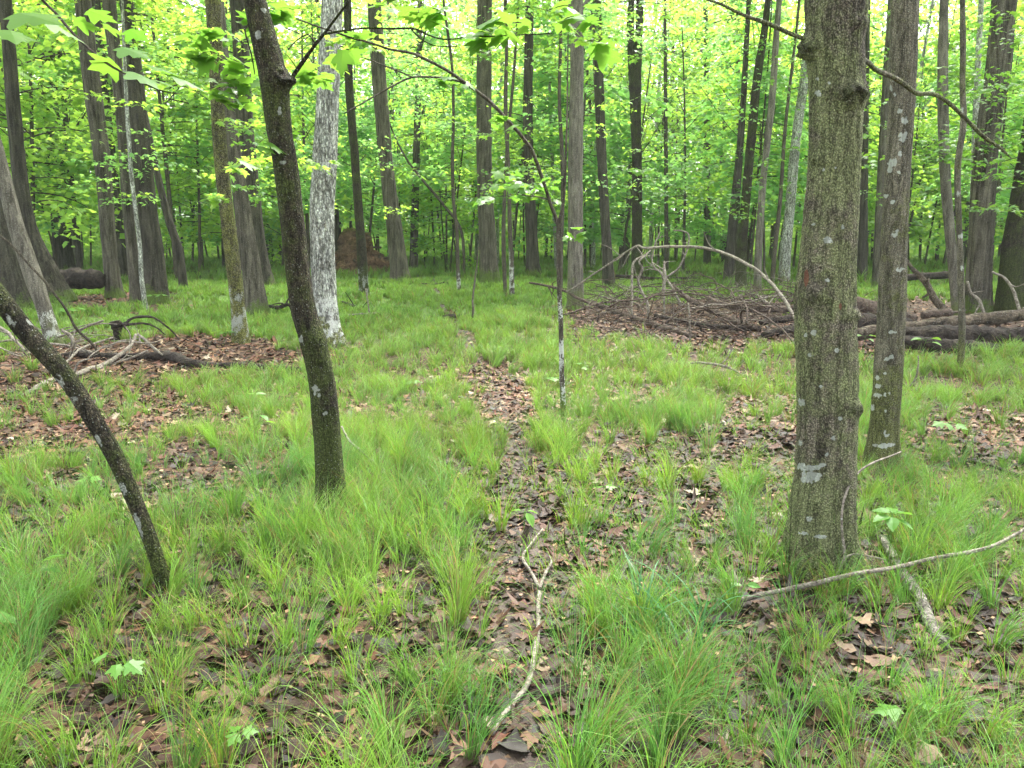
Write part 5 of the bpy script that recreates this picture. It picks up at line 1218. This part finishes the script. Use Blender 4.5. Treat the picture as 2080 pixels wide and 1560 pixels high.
# ------------------------------------------------------------------ sedge grass (nobody could count it)
def grass():
    r = np.random.default_rng(52)
    mb = MB()
    total = 0
    def band(d0, d1, per, blades, segs, lmin, lmax, wmul, thr, bw=1.05):
        nonlocal total
        hw = 1.0 if d1 <= 9 else (.78 if d1 <= 16 else .70)
        n = int(per * hw * (d1 * d1 - d0 * d0))
        d = np.sqrt(r.uniform(d0 * d0, d1 * d1, n)); a = r.uniform(-hw, hw, n)
        x, y = d * np.sin(a), d * np.cos(a)
        P0 = np.stack([x, y, 0 * x], -1)
        b = bare(x, y)
        cl = fbm(P0 * 1.1, 13, 3) + .7 * fbm(P0 * 3.2, 14, 2)
        dens = np.clip((1 - bw * b) * (thr + 1.1 * cl), 0, 1)
        # the sward is thicker beyond the first metres
        k = r.random(n) < dens
        x, y, P0, d = x[k], y[k], P0[k], d[k]
        n = len(x)
        tn = np.clip(0.5 + 1.2 * fbm(P0 * .8, 19, 3), 0, 1)          # vigour of the tuft
        nb = np.maximum(2, (blades * r.uniform(.35, 1.5, n) * (.6 + .8 * tn)).astype(int))
        idx = np.repeat(np.arange(n), nb)
        m = len(idx)
        total += m
        rr_ = .012 + .030 * r.random(n)
        ra, rd = r.uniform(0, 6.28, m), np.sqrt(r.random(m)) * rr_[idx] * (1.0 if d0 < 7 else 1.5)
        bx, by = x[idx] + np.cos(ra) * rd, y[idx] + np.sin(ra) * rd
        laz = r.uniform(0, 6.28, n)                                     # the tuft's lean
        lk = r.uniform(0, 1.7, n)[idx]
        az = np.arctan2(np.sin(ra) + lk * np.sin(laz[idx]) + .35 * r.normal(size=m), np.cos(ra) + lk * np.cos(laz[idx]) + .35 * r.normal(size=m))
        L = r.uniform(lmin, lmax, m) * (np.clip(1.12 - .075 * d, .55, 1)[idx] if d0 < 7 else 1.0) * (.7 + .6 * tn[idx]) * r.uniform(.8, 1.15, n)[idx]
        th0 = np.abs(r.normal(.12, .16, m)); bend = r.uniform(.6, 2.4, m) * (.8 + .35 * lk)
        ts = np.linspace(0, 1, segs + 1)
        th = th0[:, None] + bend[:, None] * ts[None] ** 1.4
        ds = L[:, None] / segs
        hx = np.concatenate([np.zeros((m, 1)), np.cumsum(np.sin(th[:, :-1]) * ds, 1)], 1)
        hz = np.concatenate([np.zeros((m, 1)), np.cumsum(np.cos(th[:, :-1]) * ds, 1)], 1)
        tw = az[:, None] + r.normal(0, .25, m)[:, None] * ts[None]
        cx = bx[:, None] + np.cos(tw) * hx; cy = by[:, None] + np.sin(tw) * hx
        cz = gz(bx, by)[:, None] + hz - .004
        cz = np.maximum(cz, gz(bx, by)[:, None] + .006)
        wd = np.maximum(.0013 * r.uniform(.8, 1.35, m), wmul * np.hypot(bx, by))
        wp = wd[:, None] * np.array([.75, 1, .95, .85, .6, .35, .1][:segs] + [.06]) if segs >= 3 else wd[:, None] * np.array([1, .8, .1])
        wp = wp[:, :segs + 1]
        wa = r.uniform(0, 6.28, m) * .25 + az + np.pi / 2
        ox, oy = np.cos(wa)[:, None] * wp, np.sin(wa)[:, None] * wp
        V = np.stack([np.stack([cx - ox, cy - oy, cz], -1), np.stack([cx + ox, cy + oy, cz], -1)], 2).reshape(-1, 3)
        rn = segs + 1
        i = np.arange(segs)[:, None] * 2
        f = np.concatenate([i, i + 1, i + 3, i + 2], 1)
        F = ((np.arange(m) * rn * 2)[:, None, None] + f[None]).reshape(-1, 4)
        # blade colour: yellow-green to blue-green by tuft, straw-coloured dead blades, bases browner and darker, tips lighter
        A_ = np.array((.178, .305, .044)); B_ = np.array((.098, .240, .060)); D_ = np.array((.24, .17, .085))
        hue = np.clip(.5 + .9 * fbm(P0 * .9, 23, 3) + .25 * r.normal(size=n), 0, 1)[idx]
        c = A_ + (B_ - A_) * hue[:, None]
        fy = np.clip((np.hypot(bx, by) - 3.5) / 5.5, 0, 1)[:, None]  # mid-distance brightness put into the blade colour, paler and yellower with distance
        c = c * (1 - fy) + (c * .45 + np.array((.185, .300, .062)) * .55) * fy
        c = c * r.uniform(.7, 1.3, m)[:, None] * r.uniform(.75, 1.2, n)[idx][:, None]
        dead = r.random(m) < (.11 if d0 < 12 else .05)
        c[dead] = D_ * r.uniform(.5, 1.3, dead.sum())[:, None]
        base = np.array([.75, .9, 1, 1, 1, 1.05, 1.1, 1.1])[:rn]
        cc = c[:, None, :] * base[None, :, None]
        cc[:, 0] = cc[:, 0] * [1.25, .9, .8]
        cc = np.repeat(cc, 2, 1).reshape(-1, 3)
        mb.add(V, F, 0, col=cc)
    band(1.2, 7, 62, 62, 7, .20, .48, .00022, .60)
    band(7, 14, 56, 34, 5, .13, .28, .00028, .68)
    band(14, 28, 36, 17, 3, .13, .25, .00036, .9)
    band(1.2, 9, 130, 12, 6, .07, .26, .00022, .95, .85)
    band(28, 60, 7, 10, 2, .25, .45, .00055, .95)
    # one clump of a broad-bladed blue-green grass
    n = 46
    for k in range(n):
        b = G(r.uniform(1285, 1440), r.uniform(1270, 1370)); az = r.uniform(0, 6.28); L = r.uniform(.2, .4); bend = r.uniform(.8, 1.9)
        th, p = .15, b.copy(); V = []
        wv = np.array([-math.sin(az), math.cos(az), 0])
        for s in range(9):
            wd = .0045 * (1 - (s / 8.0) ** 2.5) + .0004
            V += [p - wv * wd, p + wv * wd]
            p = p + np.array([math.cos(az) * math.sin(th), math.sin(az) * math.sin(th), math.cos(th)]) * L / 8; th += bend / 8
        f = [(2 * s, 2 * s + 1, 2 * s + 3, 2 * s + 2) for s in range(8)]
        mb.add(V, f, 0, col=np.repeat(np.array([[.05, .165, .055]]) * r.uniform(.8, 1.2), 18, 0))
    tag(mb.build("grass", M['grass'], smooth=True), "fine arching woodland sedge growing in tufts", "grass", None, 'stuff')
    print("blades", total)
grass()

# ------------------------------------------------------------------ thin haze volume, added to lift the dark distance
def haze():
    me = bpy.data.meshes.new("haze")
    x0, x1, y0, y1, z0, z1 = -430, 430, -66, 640, -1.2, 42
    v = [(x, y, z) for z in (z0, z1) for x, y in ((x0, y0), (x1, y0), (x1, y1), (x0, y1))]
    me.from_pydata(v, [], [(3, 2, 1, 0), (4, 5, 6, 7), (0, 1, 5, 4), (1, 2, 6, 5), (2, 3, 7, 6), (3, 0, 4, 7)])
    m = bpy.data.materials.new("added_haze"); m.use_nodes = True
    t = m.node_tree; t.nodes.clear()
    o = t.nodes.new("ShaderNodeOutputMaterial"); p = t.nodes.new("ShaderNodeVolumePrincipled")
    p.inputs['Color'].default_value = (.92, .97, .93, 1); p.inputs['Density'].default_value = 0.0007
    t.links.new(p.outputs[0], o.inputs['Volume'])
    me.materials.append(m)
    h = bpy.data.objects.new("haze", me); COL.objects.link(h); h['kind'] = 'stuff'
haze()
